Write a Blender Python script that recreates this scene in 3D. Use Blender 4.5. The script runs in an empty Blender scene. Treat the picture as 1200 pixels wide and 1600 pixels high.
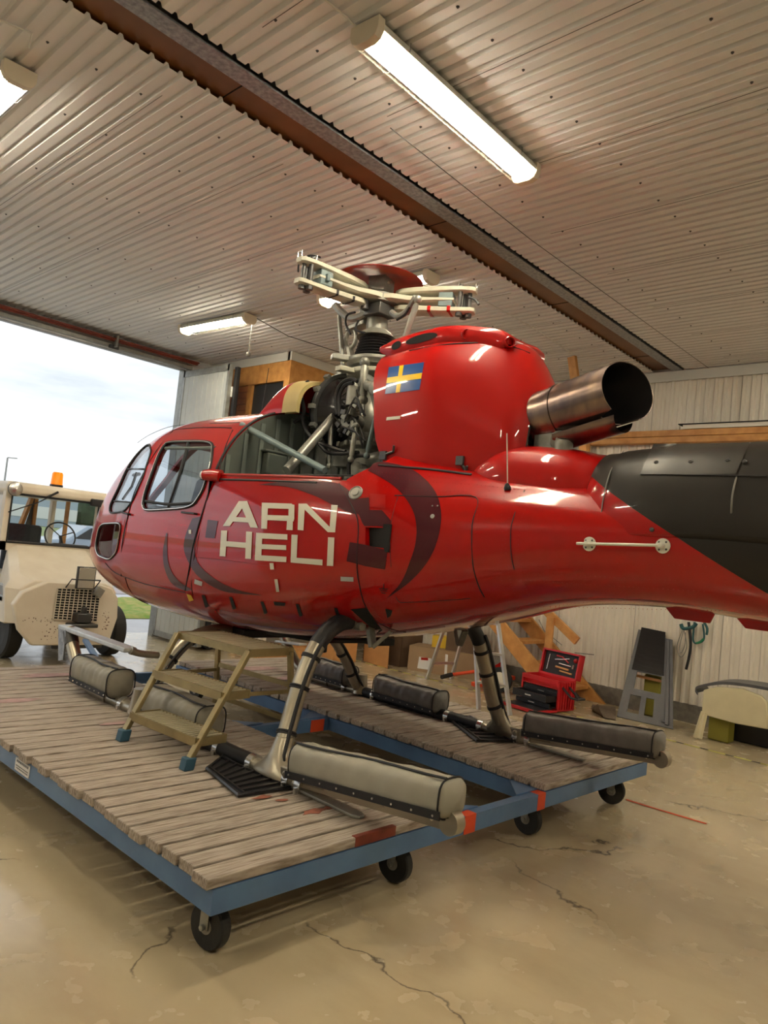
import bpy, bmesh, math, random
import numpy as np
from mathutils import Vector, Matrix
random.seed(7)
sc = bpy.context.scene
COL = sc.collection
PI = math.pi

# ------------------------------------------------------------------ camera
F = 1169.0
def _n(v):
    v = np.array(v, float); return v/np.linalg.norm(v)
_dY = _n([-1210, -65, F]); _dX = _n([1120, 180, F])
for _ in range(20):
    _d = _dX@_dY; _dX, _dY = _n(_dX-_d/2*_dY), _n(_dY-_d/2*_dX)
_dZ = np.cross(_dX, _dY)
if _dZ[1] > 0: _dZ = -_dZ
RC = np.array([_dX, _dY, _dZ])
EYE = np.array([0, 0, 1.6])
cam = bpy.data.cameras.new('camera'); camo = bpy.data.objects.new('camera', cam); COL.objects.link(camo)
cam.sensor_fit = 'VERTICAL'; cam.sensor_height = 32; cam.lens = F/1600*32; cam.clip_end = 2000
M = Matrix.Identity(4)
for i in range(3):
    M[i][0] = RC[i][0]; M[i][1] = -RC[i][1]; M[i][2] = -RC[i][2]; M[i][3] = EYE[i]
camo.matrix_world = M
sc.camera = camo
def A(u, v, x=None, y=None, z=None):
    """point of the place seen at photo pixel u,v lying on the given world plane"""
    r = RC@_n([u-600, v-800, F])
    if x is not None: t = (x-EYE[0])/r[0]
    elif y is not None: t = (y-EYE[1])/r[1]
    else: t = (z-EYE[2])/r[2]
    p = EYE+t*r
    return Vector((p[0], p[1], p[2]))

# ------------------------------------------------------------------ view, world
sc.view_settings.view_transform = 'Standard'
sc.view_settings.look = 'None'
sc.view_settings.exposure = 0.8
sc.view_settings.gamma = 1.0
sc.view_settings.use_curve_mapping = False
LAMP = 62.0
SKY = 1.1
w = bpy.data.worlds.new('overcast_sky'); sc.world = w; w.use_nodes = True
nt = w.node_tree; nt.nodes.clear()
def N(nt, t, **k):
    n = nt.nodes.new(t)
    for a, b in k.items(): setattr(n, a, b)
    return n
tc = N(nt, 'ShaderNodeTexCoord'); mp = N(nt, 'ShaderNodeMapping'); mp.inputs['Scale'].default_value = (1.2, 1.2, 6)
ns = N(nt, 'ShaderNodeTexNoise'); ns.inputs['Scale'].default_value = 1.6; ns.inputs['Detail'].default_value = 7; ns.inputs['Roughness'].default_value = .55
cr = N(nt, 'ShaderNodeValToRGB')
cr.color_ramp.elements[0].position = .40; cr.color_ramp.elements[0].color = (.43, .475, .51, 1)
cr.color_ramp.elements[1].position = .66; cr.color_ramp.elements[1].color = (.80, .81, .82, 1)
bg = N(nt, 'ShaderNodeBackground'); bg.inputs['Strength'].default_value = SKY
ow = N(nt, 'ShaderNodeOutputWorld')
L = nt.links.new
L(tc.outputs['Generated'], mp.inputs['Vector']); L(mp.outputs['Vector'], ns.inputs['Vector'])
L(ns.outputs['Fac'], cr.inputs['Fac']); L(cr.outputs['Color'], bg.inputs['Color']); L(bg.outputs['Background'], ow.inputs['Surface'])

# ------------------------------------------------------------------ materials
MATS = {}
def mat(name, col, rough=.5, metal=0, noise=0, nscale=8, coat=0, bump=0, col2=None, spec=.5, stretch=None, emit=0, trans=0, ior=1.45, nlow=.35, nhigh=.65, detail=6):
    m = bpy.data.materials.new(name); m.use_nodes = True; t = m.node_tree
    b = t.nodes['Principled BSDF']
    b.inputs['Base Color'].default_value = (*col, 1); b.inputs['Roughness'].default_value = rough
    b.inputs['Metallic'].default_value = metal; b.inputs['Coat Weight'].default_value = coat
    b.inputs['Coat Roughness'].default_value = .03
    b.inputs['Specular IOR Level'].default_value = spec; b.inputs['IOR'].default_value = ior
    b.inputs['Transmission Weight'].default_value = trans
    if emit:
        b.inputs['Emission Color'].default_value = (*col, 1); b.inputs['Emission Strength'].default_value = emit
    if col2 is not None or noise or bump:
        tc = t.nodes.new('ShaderNodeTexCoord'); mp = t.nodes.new('ShaderNodeMapping')
        if stretch: mp.inputs['Scale'].default_value = stretch
        n = t.nodes.new('ShaderNodeTexNoise'); n.inputs['Scale'].default_value = nscale; n.inputs['Detail'].default_value = detail
        t.links.new(tc.outputs['Object'], mp.inputs['Vector']); t.links.new(mp.outputs['Vector'], n.inputs['Vector'])
        if col2 is None: col2 = tuple(max(0, c*(1-noise)) for c in col)
        r = t.nodes.new('ShaderNodeValToRGB'); r.color_ramp.elements[0].position = nlow; r.color_ramp.elements[1].position = nhigh
        r.color_ramp.elements[0].color = (*col2, 1); r.color_ramp.elements[1].color = (*col, 1)
        t.links.new(n.outputs['Fac'], r.inputs['Fac']); t.links.new(r.outputs['Color'], b.inputs['Base Color'])
        if bump:
            bp = t.nodes.new('ShaderNodeBump'); bp.inputs['Strength'].default_value = bump; bp.inputs['Distance'].default_value = .01
            t.links.new(n.outputs['Fac'], bp.inputs['Height']); t.links.new(bp.outputs['Normal'], b.inputs['Normal'])
    MATS[name] = m
    return m
RED = (.40, .0022, .0014)
mat('red_paint', RED, .38, coat=.75, spec=.2, noise=.08, nscale=1.5)
mat('dark_red_paint', (.060, .001, .007), .38, coat=.75, spec=.2)
mat('white_sheet', (.74, .735, .72), .42, noise=.05, nscale=1.2)
mat('wall_sheet', (.76, .71, .62), .45, col2=(.68, .63, .54), nscale=3, stretch=(1, 1, .4))
mat('white_trim', (.62, .61, .56), .4)
mat('brown_steel', (.20, .085, .025), .45, noise=.3, nscale=3)
mat('galvanised', (.36, .37, .38), .4, metal=.6, col2=(.20, .21, .22), nscale=35)
mat('zinc_light', (.55, .57, .58), .4, metal=.5, noise=.2, nscale=10)
mat('dark_void', (.012, .012, .012), .9)
mat('black_rubber', (.014, .014, .016), .55)
mat('black_plastic', (.02, .02, .022), .35)
mat('black_gloss', (.012, .012, .014), .2, coat=.3)
mat('boom_black', (.028, .025, .022), .42, noise=.2, nscale=4)
mat('blue_paint', (.095, .19, .36), .4, col2=(.075, .155, .31), nscale=6, bump=.1)
mat('orange_paint', (.72, .07, .015), .5, noise=.15, nscale=8)
mat('rust_red', (.24, .045, .025), .6, noise=.4, nscale=14)
mat('weathered_wood', (.45, .39, .33), .7, col2=(.18, .14, .105), nscale=6, stretch=(1.3, 30, 8), bump=.35, nlow=.32, nhigh=.60)
mat('pine', (.62, .31, .09), .5, col2=(.42, .18, .045), nscale=3, stretch=(3, 3, 3), nlow=.3, nhigh=.7)
mat('pine_panel', (.45, .17, .05), .45, col2=(.30, .10, .03), nscale=3)
mat('plywood', (.60, .31, .12), .55, noise=.2, nscale=4)
mat('cardboard', (.36, .24, .14), .8, noise=.12, nscale=5)
mat('cardboard_dark', (.16, .10, .06), .8, noise=.2, nscale=5)
mat('white_paper', (.75, .75, .75), .6)
mat('yellow', (.75, .50, .04), .5)
mat('concrete_kerb', (.22, .20, .17), .8, noise=.4, nscale=12)
mat('skid_metal', (.42, .38, .30), .33, metal=.75, noise=.15, nscale=4)
mat('bright_metal', (.72, .71, .68), .25, metal=.9)
mat('aluminium', (.75, .75, .75), .3, metal=.85, noise=.1, nscale=9)
mat('dark_metal', (.09, .09, .09), .4, metal=.7)
mat('grey_metal', (.34, .34, .31), .4, metal=.5, noise=.25, nscale=12)
mat('gear_casting', (.27, .27, .235), .42, metal=.45, noise=.3, nscale=18)
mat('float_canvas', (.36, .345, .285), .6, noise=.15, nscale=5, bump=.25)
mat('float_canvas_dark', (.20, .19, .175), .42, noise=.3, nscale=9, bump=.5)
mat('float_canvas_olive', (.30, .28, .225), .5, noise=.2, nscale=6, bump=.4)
mat('primer_grey', (.085, .10, .088), .5, noise=.2, nscale=6)
mat('primer_light', (.14, .165, .15), .45, noise=.15, nscale=6)
mat('cream_head', (.52, .51, .41), .38, noise=.15, nscale=14, coat=.2)
mat('teal_grey', (.16, .22, .23), .4, noise=.2, nscale=14)
mat('tan_liner', (.46, .36, .15), .6, noise=.15, nscale=4)
mat('exhaust_steel', (.30, .215, .16), .27, metal=.95, col2=(.14, .11, .115), nscale=4, stretch=(1, 2.2, 1))
mat('exhaust_inner', (.012, .010, .010), .6)
mat('exhaust_heat', (.34, .11, .05), .35, metal=.9, noise=.5, nscale=6)
mat('white_decal', (.72, .69, .58), .35, coat=.3)
mat('flag_blue', (.01, .07, .26), .3, coat=.4)
mat('flag_yellow', (.80, .53, .0), .3, coat=.4)
mat('ladder_gold', (.36, .285, .14), .36, metal=.6, noise=.25, nscale=9)
mat('foot_blue', (.03, .09, .14), .5)
mat('tug_cream', (.80, .73, .61), .42, col2=(.74, .66, .54), nscale=5, coat=.2)
mat('tug_chip', (.12, .05, .03), .7)
mat('seat_fabric', (.035, .045, .06), .8, noise=.3, nscale=20)
mat('beacon_orange', (.95, .28, .01), .25, trans=.3, emit=.25)
mat('lamp_housing', (.62, .55, .42), .4)
mat('lamp_tube', (1.0, .89, .70), .4, emit=LAMP)
mat('tool_red', (.50, .015, .02), .4)
mat('wheel_grey', (.30, .29, .26), .5, metal=.3)
mat('tyre', (.018, .018, .018), .6, bump=.2, nscale=30)
mat('asphalt', (.60, .59, .60), .7, noise=.15, nscale=1.2)
mat('gravel_road', (.44, .38, .37), .8, noise=.12, nscale=2)
mat('grass', (.20, .30, .04), .9, col2=(.42, .36, .10), nscale=5)
mat('field', (.22, .32, .10), .9, col2=(.34, .36, .18), nscale=.08)
mat('leaves', (.05, .085, .045), .9, noise=.5, nscale=.8)
mat('leaf_panel', (.50, .52, .49), .45, noise=.1, nscale=3)
mat('panel_grey', (.10, .10, .11), .45, noise=.2, nscale=6)
mat('cream_panel', (.66, .60, .40), .45, noise=.08, nscale=6)
mat('olive_yellow', (.24, .22, .03), .6)
mat('carpet', (.17, .13, .095), .95, noise=.3, nscale=30)
mat('strap_teal', (.02, .09, .10), .7)
mat('tape_yellow', (.62, .60, .12), .6)
mat('car_paint', (.35, .42, .50), .25, coat=.6)
mat('white_wall', (.6, .6, .6), .6)
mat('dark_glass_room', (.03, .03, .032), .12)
def glassmat(name, tint, alpha):
    m = bpy.data.materials.new(name); m.use_nodes = True; t = m.node_tree; t.nodes.clear()
    o = t.nodes.new('ShaderNodeOutputMaterial'); mx = t.nodes.new('ShaderNodeMixShader')
    tr = t.nodes.new('ShaderNodeBsdfTransparent'); gl = t.nodes.new('ShaderNodeBsdfGlossy'); lw = t.nodes.new('ShaderNodeLayerWeight'); lw.inputs['Blend'].default_value = .5; pw = t.nodes.new('ShaderNodeMath'); pw.operation = 'POWER'; pw.inputs[1].default_value = 4.5; fr = t.nodes.new('ShaderNodeMath'); fr.operation = 'MULTIPLY_ADD'; fr.inputs[1].default_value = .7; fr.inputs[2].default_value = .03; t.links.new(lw.outputs['Facing'], pw.inputs[0]); t.links.new(pw.outputs[0], fr.inputs[0])
    tr.inputs['Color'].default_value = (*tint, 1); gl.inputs['Roughness'].default_value = .02
    pass
    t.links.new(fr.outputs[0], mx.inputs[0]); t.links.new(tr.outputs[0], mx.inputs[1]); t.links.new(gl.outputs[0], mx.inputs[2])
    t.links.new(mx.outputs[0], o.inputs['Surface']); MATS[name] = m
glassmat('window_glass', (.82, .85, .87), 1.5)
glassmat('tug_glass', (.9, .92, .92), 1.5)

def math_mat_boom():
    """red paint that turns black above a diagonal edge (paint scheme on the tail boom)"""
    m = MATS['red_paint'].copy(); m.name = 'boom_paint'; t = m.node_tree; b = t.nodes['Principled BSDF']
    tc = t.nodes.new('ShaderNodeTexCoord'); sp = t.nodes.new('ShaderNodeSeparateXYZ'); t.links.new(tc.outputs['Object'], sp.inputs[0])
    def mth(op, a, b2):
        n = t.nodes.new('ShaderNodeMath'); n.operation = op
        for i, q in enumerate((a, b2)):
            if isinstance(q, (int, float)): n.inputs[i].default_value = q
            else: t.links.new(q, n.inputs[i])
        return n.outputs[0]
    Y = sp.outputs['Y']; Z = sp.outputs['Z']
    line = mth('ADD', mth('MULTIPLY', mth('SUBTRACT', Y, 1.04-RY), .566), 1.62-RZ)
    above = mth('GREATER_THAN', Z, line); rear = mth('LESS_THAN', Y, 1.93-RY)
    fac = mth('MULTIPLY', above, rear)
    old = b.inputs['Base Color'].links[0].from_socket
    mx = t.nodes.new('ShaderNodeMix'); mx.data_type = 'RGBA'
    t.links.new(fac, mx.inputs[0]); t.links.new(old, mx.inputs[6]); mx.inputs[7].default_value = (.028, .025, .022, 1)
    t.links.new(mx.outputs[2], b.inputs['Base Color'])
    r = mth('ADD', mth('MULTIPLY', fac, .2), .22); t.links.new(r, b.inputs['Roughness'])
    c = mth('SUBTRACT', .9, mth('MULTIPLY', fac, .85)); t.links.new(c, b.inputs['Coat Weight'])
    MATS['boom_paint'] = m
RX, RY, RZ = 3.65, 3.8, .35      # helicopter origin
math_mat_boom()

def floor_mat():
    m = bpy.data.materials.new('painted_concrete'); m.use_nodes = True; t = m.node_tree; b = t.nodes['Principled BSDF']
    tc = t.nodes.new('ShaderNodeTexCoord')
    def noise(s, d=5, rg=.5, st=None):
        mp = t.nodes.new('ShaderNodeMapping')
        if st: mp.inputs['Scale'].default_value = st
        n = t.nodes.new('ShaderNodeTexNoise'); n.inputs['Scale'].default_value = s; n.inputs['Detail'].default_value = d; n.inputs['Roughness'].default_value = rg
        t.links.new(tc.outputs['Object'], mp.inputs[0]); t.links.new(mp.outputs[0], n.inputs['Vector']); return n.outputs['Fac']
    def ramp(f, p0, c0, p1, c1):
        r = t.nodes.new('ShaderNodeValToRGB'); e = r.color_ramp.elements
        e[0].position = p0; e[0].color = (*c0, 1); e[1].position = p1; e[1].color = (*c1, 1)
        t.links.new(f, r.inputs[0]); return r.outputs[0]
    def mix(f, a, b2):
        mx = t.nodes.new('ShaderNodeMix'); mx.data_type = 'RGBA'
        t.links.new(f, mx.inputs[0]) if not isinstance(f, float) else None
        t.links.new(a, mx.inputs[6])
        if isinstance(b2, tuple): mx.inputs[7].default_value = (*b2, 1)
        else: t.links.new(b2, mx.inputs[7])
        return mx.outputs[2]
    base = ramp(noise(.9, 6), .3, (.47, .385, .245), .7, (.52, .435, .285))
    st = ramp(noise(2.0, 8, .62, (1.2, .55, 1)), .48, (0, 0, 0), .80, (1, 1, 1))
    base = mix(st, base, (.40, .32, .20))
    sc_ = ramp(noise(16, 4, .7, (.35, 2.4, 1)), .70, (0, 0, 0), .74, (1, 1, 1))
    base = mix(sc_, base, (.56, .49, .36))
    sp = ramp(noise(9, 3, .6, (1, 1.5, 1)), .755, (0, 0, 0), .765, (1, 1, 1))
    base = mix(sp, base, (.22, .18, .13))
    # cracks
    v = t.nodes.new('ShaderNodeTexVoronoi'); v.feature = 'DISTANCE_TO_EDGE'; v.inputs['Scale'].default_value = .42
    mp = t.nodes.new('ShaderNodeMapping'); mp.inputs['Location'].default_value = (.37, 1.1, 0)
    ad = t.nodes.new('ShaderNodeVectorMath'); ad.operation = 'ADD'
    nn = t.nodes.new('ShaderNodeTexNoise'); nn.inputs['Scale'].default_value = 3.5; nn.inputs['Detail'].default_value = 6
    sc2 = t.nodes.new('ShaderNodeVectorMath'); sc2.operation = 'SCALE'; sc2.inputs['Scale'].default_value = .32
    t.links.new(tc.outputs['Object'], nn.inputs['Vector']); t.links.new(nn.outputs['Color'], sc2.inputs[0])
    t.links.new(tc.outputs['Object'], ad.inputs[0]); t.links.new(sc2.outputs[0], ad.inputs[1]); t.links.new(ad.outputs[0], mp.inputs[0]); t.links.new(mp.outputs[0], v.inputs['Vector'])
    ck = ramp(v.outputs['Distance'], .0006, (1, 1, 1), .0016, (0, 0, 0))
    gate = ramp(noise(.8, 2), .52, (0, 0, 0), .55, (1, 1, 1))
    mm = t.nodes.new('ShaderNodeMath'); mm.operation = 'MULTIPLY'; t.links.new(ck, mm.inputs[0]); t.links.new(gate, mm.inputs[1])
    base = mix(mm.outputs[0], base, (.10, .08, .055))
    t.links.new(base, b.inputs['Base Color'])
    b.inputs['Coat Weight'].default_value = .3; b.inputs['Coat Roughness'].default_value = .09
    rr = ramp(noise(5, 6), .3, (.16, .16, .16), .7, (.32, .32, .32)); t.links.new(rr, b.inputs['Roughness'])
    bp = t.nodes.new('ShaderNodeBump'); bp.inputs['Strength'].default_value = .12; bp.inputs['Distance'].default_value = .01
    t.links.new(noise(7, 3), bp.inputs['Height']); t.links.new(bp.outputs[0], b.inputs['Normal'])
    MATS['painted_concrete'] = m
floor_mat()

# ------------------------------------------------------------------ mesh builder
def V(*a): return Vector(a)
class MB:
    def __init__(s): s.v = []; s.f = []; s.m = []
    def add(s, vs, fs, mi=0):
        o = len(s.v); s.v += [Vector(p) for p in vs]; s.f += [tuple(i+o for i in f) for f in fs]; s.m += [mi]*len(fs); return s
    def box(s, c, d, rot=None, mi=0):
        c = Vector(c); R = rot or Matrix.Identity(3); x, y, z = [q/2 for q in d]
        vs = [c+R@Vector((i*x, j*y, k*z)) for i in (-1, 1) for j in (-1, 1) for k in (-1, 1)]
        return s.add(vs, [(0, 1, 3, 2), (4, 6, 7, 5), (0, 4, 5, 1), (2, 3, 7, 6), (0, 2, 6, 4), (1, 5, 7, 3)], mi)
    def build_each(s, name, mats, parent, **k):
        par = list(range(len(s.v)))
        def fd(i):
            while par[i] != i: par[i] = par[par[i]]; i = par[i]
            return i
        for f in s.f:
            for i in f[1:]: par[fd(i)] = fd(f[0])
        gr = {}
        for f, m in zip(s.f, s.m): gr.setdefault(fd(f[0]), []).append((f, m))
        out = []
        for g in gr.values():
            ids = sorted({i for f, m in g for i in f}); mp_ = {i: j for j, i in enumerate(ids)}
            q = MB(); q.v = [s.v[i] for i in ids]; q.f = [tuple(mp_[i] for i in f) for f, m in g]; q.m = [m for f, m in g]
            out.append(q.build(name, mats, parent, **k))
        return out
    def bb(s, x0, x1, y0, y1, z0, z1, mi=0):
        return s.box(((x0+x1)/2, (y0+y1)/2, (z0+z1)/2), (abs(x1-x0), abs(y1-y0), abs(z1-z0)), None, mi)
    def bar(s, a, b, w, h, up=(0, 0, 1), mi=0):
        a = Vector(a); b = Vector(b); t = (b-a); l = t.length; t.normalize(); up = Vector(up)
        sd = t.cross(up)
        if sd.length < 1e-4: sd = t.cross(Vector((1, 0, 0)))
        sd.normalize(); up = sd.cross(t)
        R = Matrix((sd, t, up)).transposed()
        return s.box((a+b)/2, (w, l, h), R, mi)
    def tube(s, pts, r, n=12, mi=0, caps=True, closed=False):
        pts = [Vector(p) for p in pts]; k = len(pts)
        rs = r if isinstance(r, (list, tuple)) else [r]*k
        prev = None; vs = []
        for i, p in enumerate(pts):
            if closed: t = pts[(i+1) % k]-pts[i-1]
            else: t = pts[min(i+1, k-1)]-pts[max(i-1, 0)]
            t.normalize()
            if prev is None:
                u = t.cross(Vector((0, 0, 1)));
                if u.length < .05: u = t.cross(Vector((1, 0, 0)))
            else: u = prev-t*prev.dot(t)
            u.normalize(); prev = u; w_ = t.cross(u)
            vs += [p+(u*math.cos(2*PI*j/n)+w_*math.sin(2*PI*j/n))*rs[i] for j in range(n)]
        fs = []
        for i in range(k if closed else k-1):
            for j in range(n):
                a = i*n+j; b = i*n+(j+1) % n; c = ((i+1) % k)*n+(j+1) % n; d = ((i+1) % k)*n+j
                fs.append((a, b, c, d))
        if caps and not closed: fs += [tuple(range(n))[::-1], tuple((k-1)*n+j for j in range(n))]
        return s.add(vs, fs, mi)
    def cyl(s, a, b, r, n=16, mi=0, r2=None): return s.tube([a, b], [r, r if r2 is None else r2], n, mi)
    def lathe(s, o, ax, prof, n=24, mi=0, a0=0, a1=2*PI):
        """prof: (radius, distance along ax)"""
        o = Vector(o); ax = Vector(ax).normalized(); u = ax.cross(Vector((0, 0, 1)))
        if u.length < .05: u = ax.cross(Vector((1, 0, 0)))
        u.normalize(); w_ = ax.cross(u); full = abs(a1-a0-2*PI) < 1e-6; m_ = n if full else n+1
        vs = []
        for r, h in prof:
            for j in range(m_):
                t = a0+(a1-a0)*j/n; vs.append(o+ax*h+(u*math.cos(t)+w_*math.sin(t))*max(r, 1e-5))
        fs = []
        for i in range(len(prof)-1):
            for j in range(n):
                j2 = (j+1) % m_; fs.append((i*m_+j, i*m_+j2, (i+1)*m_+j2, (i+1)*m_+j))
        if full:
            if prof[0][0] > 1e-4: fs.append(tuple(range(n))[::-1])
            if prof[-1][0] > 1e-4: fs.append(tuple((len(prof)-1)*n+j for j in range(n)))
        return s.add(vs, fs, mi)
    def prism(s, poly, off, mi=0):
        poly = [Vector(p) for p in poly]; off = Vector(off); n = len(poly)
        return s.add(poly+[p+off for p in poly], [tuple(range(n))[::-1], tuple(range(n, 2*n))]+[(i, (i+1) % n, n+(i+1) % n, n+i) for i in range(n)], mi)
    def grid(s, rows, mi=0, closed=False):
        nr = len(rows); nc = len(rows[0]); vs = [p for r in rows for p in r]; fs = []
        for i in range(nr-1):
            for j in range(nc if closed else nc-1):
                j2 = (j+1) % nc; fs.append((i*nc+j, i*nc+j2, (i+1)*nc+j2, (i+1)*nc+j))
        return s.add(vs, fs, mi)
    def ball(s, c, r, n=10, mi=0, sz=(1, 1, 1)):
        c = Vector(c); rows = []
        for i in range(n//2+1):
            t = PI*i/(n//2); rows.append([c+Vector((math.sin(t)*math.cos(2*PI*j/n)*r*sz[0], math.sin(t)*math.sin(2*PI*j/n)*r*sz[1], math.cos(t)*r*sz[2])) for j in range(n)])
        return s.grid(rows, mi, True)
    def build(s, name, mats, parent=None, bevel=0, angle=35, smooth=True, label=None, fix=True, seg=2):
        org = Vector(parent['org']) if parent is not None else None
        if org is None:
            lo = Vector([min(p[i] for p in s.v) for i in range(3)]); hi = Vector([max(p[i] for p in s.v) for i in range(3)])
            org = Vector(((lo.x+hi.x)/2, (lo.y+hi.y)/2, lo.z))
        me = bpy.data.meshes.new(name)
        me.from_pydata([tuple(p-org) for p in s.v], [], s.f)
        if isinstance(mats, str): mats = [mats]
        for q in mats: me.materials.append(MATS[q])
        for p, i in zip(me.polygons, s.m): p.material_index = i
        bm = bmesh.new(); bm.from_mesh(me)
        if fix:
            bmesh.ops.remove_doubles(bm, verts=bm.verts, dist=1e-6)
            bmesh.ops.recalc_face_normals(bm, faces=bm.faces)
        bm.to_mesh(me); bm.free()
        if smooth:
            for p in me.polygons: p.use_smooth = True
            me.set_sharp_from_angle(angle=math.radians(angle))
        o = bpy.data.objects.new(name, me); COL.objects.link(o)
        if parent is not None: o.parent = parent
        else: o.location = org
        o['org'] = tuple(org)
        if bevel:
            md = o.modifiers.new('bevel', 'BEVEL'); md.width = bevel; md.segments = seg; md.limit_method = 'ANGLE'; md.angle_limit = math.radians(40); md.harden_normals = False
        if label: o['label'] = label
        return o
def thing(name, label, cat, loc, group=None):
    o = bpy.data.objects.new(name, None); COL.objects.link(o); o.location = loc; o['org'] = tuple(loc)
    o.empty_display_size = .1
    return tag(o, label, cat, group)
def tag(o, label, cat, group=None):
    o['label'] = label; o['category'] = cat
    if group: o['group'] = group
    return o
def struct(o): o['kind'] = 'structure'; return o
def bez(pts, n=8):
    """smooth curve through points (catmull-rom)"""
    pts = [Vector(p) for p in pts]; out = []
    for i in range(len(pts)-1):
        p0 = pts[max(i-1, 0)]; p1 = pts[i]; p2 = pts[i+1]; p3 = pts[min(i+2, len(pts)-1)]
        for k in range(n):
            t = k/n; out.append(.5*((2*p1)+(p2-p0)*t+(2*p0-5*p1+4*p2-p3)*t*t+(3*p1-p0-3*p2+p3)*t**3))
    out.append(pts[-1]); return out
def resample(pts, n, closed=False):
    pts = [Vector(p) for p in pts]
    if closed: pts = pts+[pts[0]]
    d = [0]
    for a, b in zip(pts, pts[1:]): d.append(d[-1]+(b-a).length)
    out = []
    for k in range(n):
        s_ = d[-1]*k/(n if closed else n-1); i = 0
        while i < len(d)-2 and d[i+1] < s_: i += 1
        t = (s_-d[i])/max(d[i+1]-d[i], 1e-9); out.append(pts[i].lerp(pts[i+1], t))
    return out
# ================================================================== THE SETTING
CZ = 4.2; XW = 8.95; YD = 10.1; XL = -4.5; YB = -5.5
XO = 5.78; ZO = 4.0        # door opening right edge, height
PITCH = .0932
YO = lambda x: .036*(x-1.4)
def corr_profile(a0, a1, depth=.022):
    out = []; a = a0; p = PITCH
    while a < a1:
        for t, h in ((0, 0), (.60, 0), (.71, 1), (.89, 1)):
            out.append((a+t*p, h*depth))
        a += p
    out.append((a, 0)); return out
def sheet_ceiling(name, x0, x1, y0, y1, z, screws):
    mb = MB(); pr = corr_profile(x0, x1)
    mb.grid([[V(a, y+(YO(a) if 3 < y < 4.5 else 0), z+h) for a, h in pr] for y in (y0, y1)])
    i = 0
    for row in screws:
        a = x0+PITCH*.3+(row[1])*PITCH
        while a < x1:
            mb.lathe((a, row[0], z), (0, 0, -1), [(.009, 0), (.009, .003), (.005, .004), (.005, .008)], 6, 1)
            a += PITCH*3
    # dark lap lines between sheets
    for k in range(0, int((x1-x0)/PITCH), 10):
        a = x0+k*PITCH+.02; mb.bb(a, a+.003, max(y0, 4.2) if y0 > 3 else y0, min(y1, 3.2) if y1 < 4 else y1, z-.0015, z+.0005, 2)
    return struct(mb.build(name, ['white_sheet', 'dark_metal', 'dark_metal'], smooth=False, fix=False))
c1 = sheet_ceiling('ceiling', XL, XW, YB, 3.50, CZ, [(-2, 0), (.2, 1), (1.4, 2), (2.3, 0), (3.1, 1)])
c2 = sheet_ceiling('ceiling', XL, XW, 3.90, YD, CZ, [(4.3, 0), (4.95, 1), (5.9, 0), (7.05, 2), (8.2, 1), (9.3, 0)])
mb = MB(); mb.bb(XL, XW, YB-.1, YD+.1, CZ+.14, CZ+.24); struct(mb.build('ceiling', 'dark_void'))  # cover above the sheets, coloured black to give the beam slot its shadow
# roof beam in the slot between the two ceiling halves
mb = MB()
sl = lambda y0, y1, z0, z1, mi: mb.prism([V(XL, y0+YO(XL), z0), V(XW-.02, y0+YO(XW), z0), V(XW-.02, y1+YO(XW), z0), V(XL, y1+YO(XL), z0)], (0, 0, z1-z0), mi)
sl(3.62, 3.96, CZ+.032, CZ+.045, 0)       # brown painted plate
sl(3.535, 3.66, CZ-.006, CZ+.010, 1)       # galvanised flange
sl(3.59, 3.61, CZ+.010, CZ+.13, 1)
for x in range(-4, 9, 2): mb.bb(x+.3, x+.306, 3.68+YO(x), 3.94+YO(x), CZ+.028, CZ+.033, 2)
struct(mb.build('trim_1', ['brown_steel', 'galvanised', 'dark_void'], smooth=False))
# floor
mb = MB(); mb.grid([[V(x, y, 0) for x in (XL-.1, XW+.1)] for y in (YB-.1, YD+.35)]); struct(mb.build('floor', 'painted_concrete'))
# right wall: corrugated sheets on a kerb
mb = MB(); pr = []; a = YB; WP = .105
while a < YD:
    for t, h in ((0, 0), (.45, 0), (.58, .02), (.85, .02)): pr.append((a+t*WP, h))
    a += WP
mb.grid([[V(XW-h, y, z) for y, h in pr] for z in (.2, CZ-.1)])
for y in np.arange(YB+.2, YD, 1.05): mb.bb(XW-.022, XW-.019, y, y+.003, .2, 4.1, 1)
mb.bb(XW+.01, XW+.15, YB-.1, YD+.1, 0, CZ+.24, 0)
struct(mb.build('wall_right', ['wall_sheet', 'concrete_kerb'], smooth=False, fix=False))
mb = MB(); mb.bb(XW-.02, XW+.02, YB, YD, 0, .21); struct(mb.build('baseboard_right', 'concrete_kerb'))
mb = MB(); mb.bb(XW-.05, XW, YB, 8.1, CZ-.13, CZ-.01); mb.bb(XW-.06, XW-.05, YB, 8.1, CZ-.135, CZ-.12)
struct(mb.build('trim_2', 'white_trim'))
mat('wall_dull', (.34, .31, .27), .7, noise=.1, nscale=2)
mb = MB(); mb.bb(XL-.1, XL, YB, YD, 0, CZ+.24); struct(mb.build('wall_left', 'wall_dull'))
mb = MB(); mb.bb(XL-.1, XW+.1, YB-.1, YB, 0, CZ+.24); struct(mb.build('wall_back', 'wall_dull'))
# front wall around the big door opening
mb = MB(); mb.bb(XO+.06, XW+.1, YD, YD+.15, 0, CZ+.1); mb.bb(XL-.1, XL+.3, YD, YD+.15, 0, CZ+.1); mb.bb(XL-.1, XW, YD+.02, YD+.15, ZO+.1, CZ+.1)
struct(mb.build('wall_front', 'white_wall'))
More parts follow.
